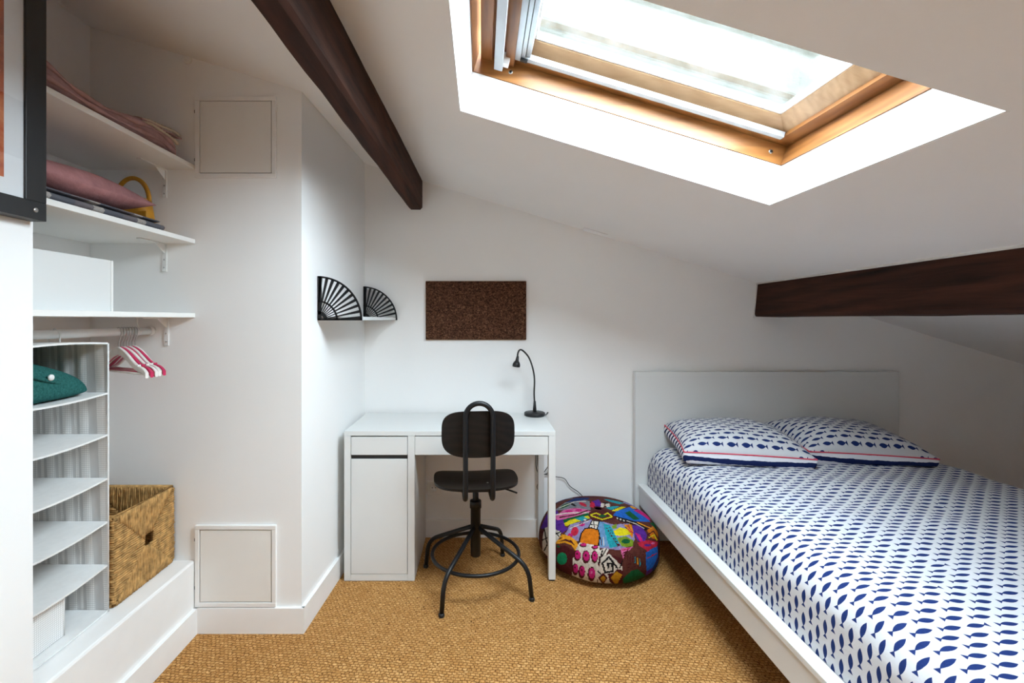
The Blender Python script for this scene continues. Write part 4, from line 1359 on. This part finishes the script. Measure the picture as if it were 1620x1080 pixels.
P('amber', (510, 540), (540, 515), (600, 530), (655, 570), (640, 575), (590, 545)); P('dkgreen', (497, 600), (530, 612), (500, 620))
EL('green', 537, 703, 40, 47)
P('white', (672, 580), (740, 592), (824, 606), (832, 660), (806, 908), (740, 912), (680, 895), (612, 868), (622, 700), (640, 640))
for (a, b, r1, r2) in ((655, 680, 28, 44), (722, 690, 31, 50), (788, 690, 26, 50), (640, 785, 24, 46), (690, 805, 26, 52), (765, 822, 30, 56), (700, 600, 28, 16), (790, 618, 26, 14)):
    EL('maroon', a, b, r1, r2); EL('magenta', a + 4, b - 6, r1 * .78, r2 * .74); EL('pink', a, b - 14, r1 * .25, r2 * .2)
P('white', (830, 640), (870, 620), (900, 630), (850, 730), (815, 760)); LN('black', 9, (850, 640), (820, 740)); LN('black', 8, (880, 630), (845, 690))
P('white', (835, 720), (900, 665), (1000, 760), (1012, 820), (950, 930), (815, 912), (815, 800))
LN('black', 15, (960, 770), (900, 690), (850, 740), (870, 810), (930, 800), (925, 740), (892, 742), (895, 772))
P('maroon', (890, 820), (940, 810), (965, 780), (1000, 790), (1010, 850), (960, 925), (905, 880)); P('gold', (912, 850), (958, 798), (1002, 828), (958, 912)); P('maroon', (815, 850), (855, 812), (890, 850), (855, 905)); P('gold', (832, 855), (856, 832), (878, 855), (856, 885))
LN('black', 10, (815, 800), (835, 820)); LN('black', 10, (815, 905), (880, 915)); LN('black', 9, (985, 770), (1005, 720))
for k in range(7): LN('amber' if k % 2 else 'teal', 7, (1030 + k * 18, 668 + k * 6), (1022 + k * 20, 700 + k * 9))
for k in range(26):
    rr = random.Random(k); EL(('red', 'orange', 'pink', 'maroon')[k % 4], 1030 + rr.random() * 140, 650 + rr.random() * 140, 5, 4)
P('navy', (560, 270), (640, 235), (760, 222), (740, 246), (640, 262)); P('teal', (860, 245), (960, 240), (1040, 270), (980, 284), (900, 262))
P('magenta', (1090, 330), (1150, 320), (1230, 385), (1215, 410), (1160, 370)); P('amber', (1060, 300), (1100, 292), (1130, 318), (1080, 318))
P('dkgreen', (1215, 430), (1250, 420), (1290, 480), (1265, 478)); LN('amber', 7, (1120, 425), (1190, 455), (1230, 470)); LN('white', 5, (1040, 412), (1110, 436), (1170, 470))
P('purple', (380, 650), (430, 700), (440, 780), (400, 740)); LN('pink', 6, (500, 790), (560, 830), (610, 856)); LN('lilac', 6, (450, 745), (500, 790))
P('teal', (640, 395), (700, 375), (740, 398), (690, 415)); LN('white', 5, (600, 470), (700, 430), (745, 412)); EL('white', 715, 405, 10, 6)
P('navy', (1235, 780), (1285, 700), (1290, 760), (1240, 830)); LN('red', 6, (1195, 700), (1270, 660))
P('orange', (700, 940), (800, 950), (800, 965), (700, 955))
assign[cs > .86] = -1

vid = np.arange((NS_ + 1) * (NT_ + 1)).reshape(NS_ + 1, NT_ + 1)
allv = np.stack([vx.ravel(), vy.ravel(), vz.ravel()], 1)
def quads(mask):
    q = np.stack([vid[:-1, :-1][mask], vid[:-1, 1:][mask], vid[1:, 1:][mask], vid[1:, :-1][mask]], 1)
    u, inv = np.unique(q, return_inverse=True)
    return allv[u], inv.reshape(q.shape)


def components(mask):
    lab = np.zeros(mask.shape, int); n = 0; out = []
    for j, i in zip(*np.nonzero(mask)):
        if lab[j, i]: continue
        n += 1; lab[j, i] = n; stack = [(j, i)]
        while stack:
            a, b = stack.pop()
            for c, d in ((a + 1, b), (a - 1, b), (a, b + 1), (a, b - 1)):
                if 0 <= c < mask.shape[0] and 0 <= d < mask.shape[1] and mask[c, d] and not lab[c, d]:
                    lab[c, d] = n; stack.append((c, d))
        out.append(lab == n)
    return out


for i, (col, _poly) in enumerate(patches):
    for mask in components(assign == i):
        if mask.sum() < 10: continue
        v_, f_ = quads(mask)
        mb = MB(); mb.add(v_.tolist(), f_.tolist(), True)
        obj('patch', mb, M['patch_' + col], pouf, origin=(PX, PYc, 0))

# ------------------------------------------------------------------ bed
BL, BR, BYF, BYH = .918, 2.475, .68, 2.735
bed = thing('bed', 'white double bed frame with flat headboard under the low beam', 'bed', ((BL + BR) / 2, (BYF + BYH) / 2, 0))
obj('headboard', MB().box(.902, 2.452, BYH, 2.774, .0, .992, .0025), M['lam'], bed)
ZR = .335
for (x0, x1) in ((BL, BL + .047), (BR - .047, BR)):
    sr = obj('side_rail', MB().box(x0 + (.006 if x0 < 1.5 else 0), x1 - (.006 if x0 > 1.5 else 0), BYF + .03, BYH - .0005, .212, ZR - .020, .0015), M['lam'], bed)
    obj('rail_cap', MB().box(x0, x1, BYF + .03, BYH - .0005, ZR - .0195, ZR, .0015), M['lam'], sr)
obj('footboard', MB().box(BL, BR, BYF, BYF + .03, .0, ZR + .02, .002), M['lam'], bed)
for y in (.95, 1.7, 2.45):
    obj('slat_support', MB().box(BL + .05, BR - .05, y - .02, y + .02, .225, .255), M['lam2'], bed)
obj('mid_beam', MB().box(1.67, 1.73, BYF + .03, BYH - .001, .17, .2245), M['lam2'], bed)
for y in (1.0, 2.3): obj('centre_leg', MB().box(1.68, 1.72, y - .02, y + .02, 0, .17), M['lam2'], bed)

mat_ = thing('mattress', 'thick mattress in a white sheet printed with navy fish', 'mattress', (1.69, 1.7, .256))
MX0, MX1, MY0, MY1, MZ0, MZ1 = .968, 2.420, BYF + .035, BYH - .012, .258, .568
# profile across the bed
prof = []
R_ = .105
prof.append((MX0 + .004, MZ0)); prof.append((MX0 - .001, .335)); prof.append((MX0, .40))
for k in range(13):
    a = PI - (PI / 2) * k / 12
    prof.append((MX0 + R_ + R_ * math.cos(a), MZ1 - R_ + R_ * math.sin(a)))
for k in range(1, 40):
    t = k / 40
    prof.append((MX0 + R_ + (MX1 - MX0 - 2 * R_) * t, MZ1 + .018 * math.sin(PI * t)))
for k in range(13):
    a = PI / 2 - (PI / 2) * k / 12
    prof.append((MX1 - R_ + R_ * math.cos(a), MZ1 - R_ + R_ * math.sin(a)))
prof.append((MX1, .40)); prof.append((MX1 - .004, MZ0))
ul = [0.0]
for a, b in zip(prof, prof[1:]): ul.append(ul[-1] + math.hypot(b[0] - a[0], b[1] - a[1]))
ys = np.linspace(MY0, MY1, 90)
rows, uvs = [], []
for j, y in enumerate(ys):
    row = []
    ee = min(y - MY0, MY1 - y)
    drop = .085 * (1 - math.sqrt(max(0, 1 - (1 - min(1, ee / .085)) ** 2)))
    for i, (px_, pz_) in enumerate(prof):
        hz = (pz_ - MZ0) / (MZ1 - MZ0)
        z = pz_ - drop * hz
        wv = .0028 * math.sin(y * 13 + px_ * 4) + .0022 * math.sin(y * 29 - px_ * 9 + 1.3) + .002 * math.sin(px_ * 23 + y * 5)
        row.append((px_ + (wv * .9 if hz < .9 and px_ < 1.2 else 0) * min(1, hz * 1.4), y, z + wv * hz))
        uvs.append((ul[i], y * 1.0))
    rows.append(row)
nP = len(prof)
mb = MB().grid(rows)
for ri in (0, len(rows) - 1):
    mb.f.append(tuple(ri * nP + k for k in range(nP))); mb.smooth.append(True)
obj('fitted_sheet', mb, M['fish'], mat_, uvs=uvs)
obj('mattress_core', MB().box(MX0 + .012, MX1 - .012, MY0 + .012, MY1 - .012, .256, .40), M['orgwhite'], mat_)

def rest(zmin):
    return lambda q: Vector((q.x, min(q.y, BYH - .006), max(q.z, zmin)))


ZM = .582
def pillow(cx, cy_, cz, yaw, pitch, roll, w, d, tu, td, label, seed):
    m = Matrix.Translation((cx, cy_, cz)) @ Matrix.Rotation(math.radians(yaw), 4, 'Z') @ Matrix.Rotation(math.radians(pitch), 4, 'X') @ Matrix.Rotation(math.radians(roll), 4, 'Y')
    return make_pillow('pillow', label, 'pillow', w, d, tu, td, M['fish2'], M['stripe'], M['piping'], m, seed, .07, rest(ZM))


pillow(1.335, 2.480, .656, -9, 5, 1, .60, .44, .095, .085, 'fish print pillow with coral piping resting against the other pillow, nearer the desk', 5)
pillow(1.925, 2.495, .654, -2, 5, 3, .62, .44, .100, .085, 'fish print pillow with coral piping on the far side under the dark beam', 9)
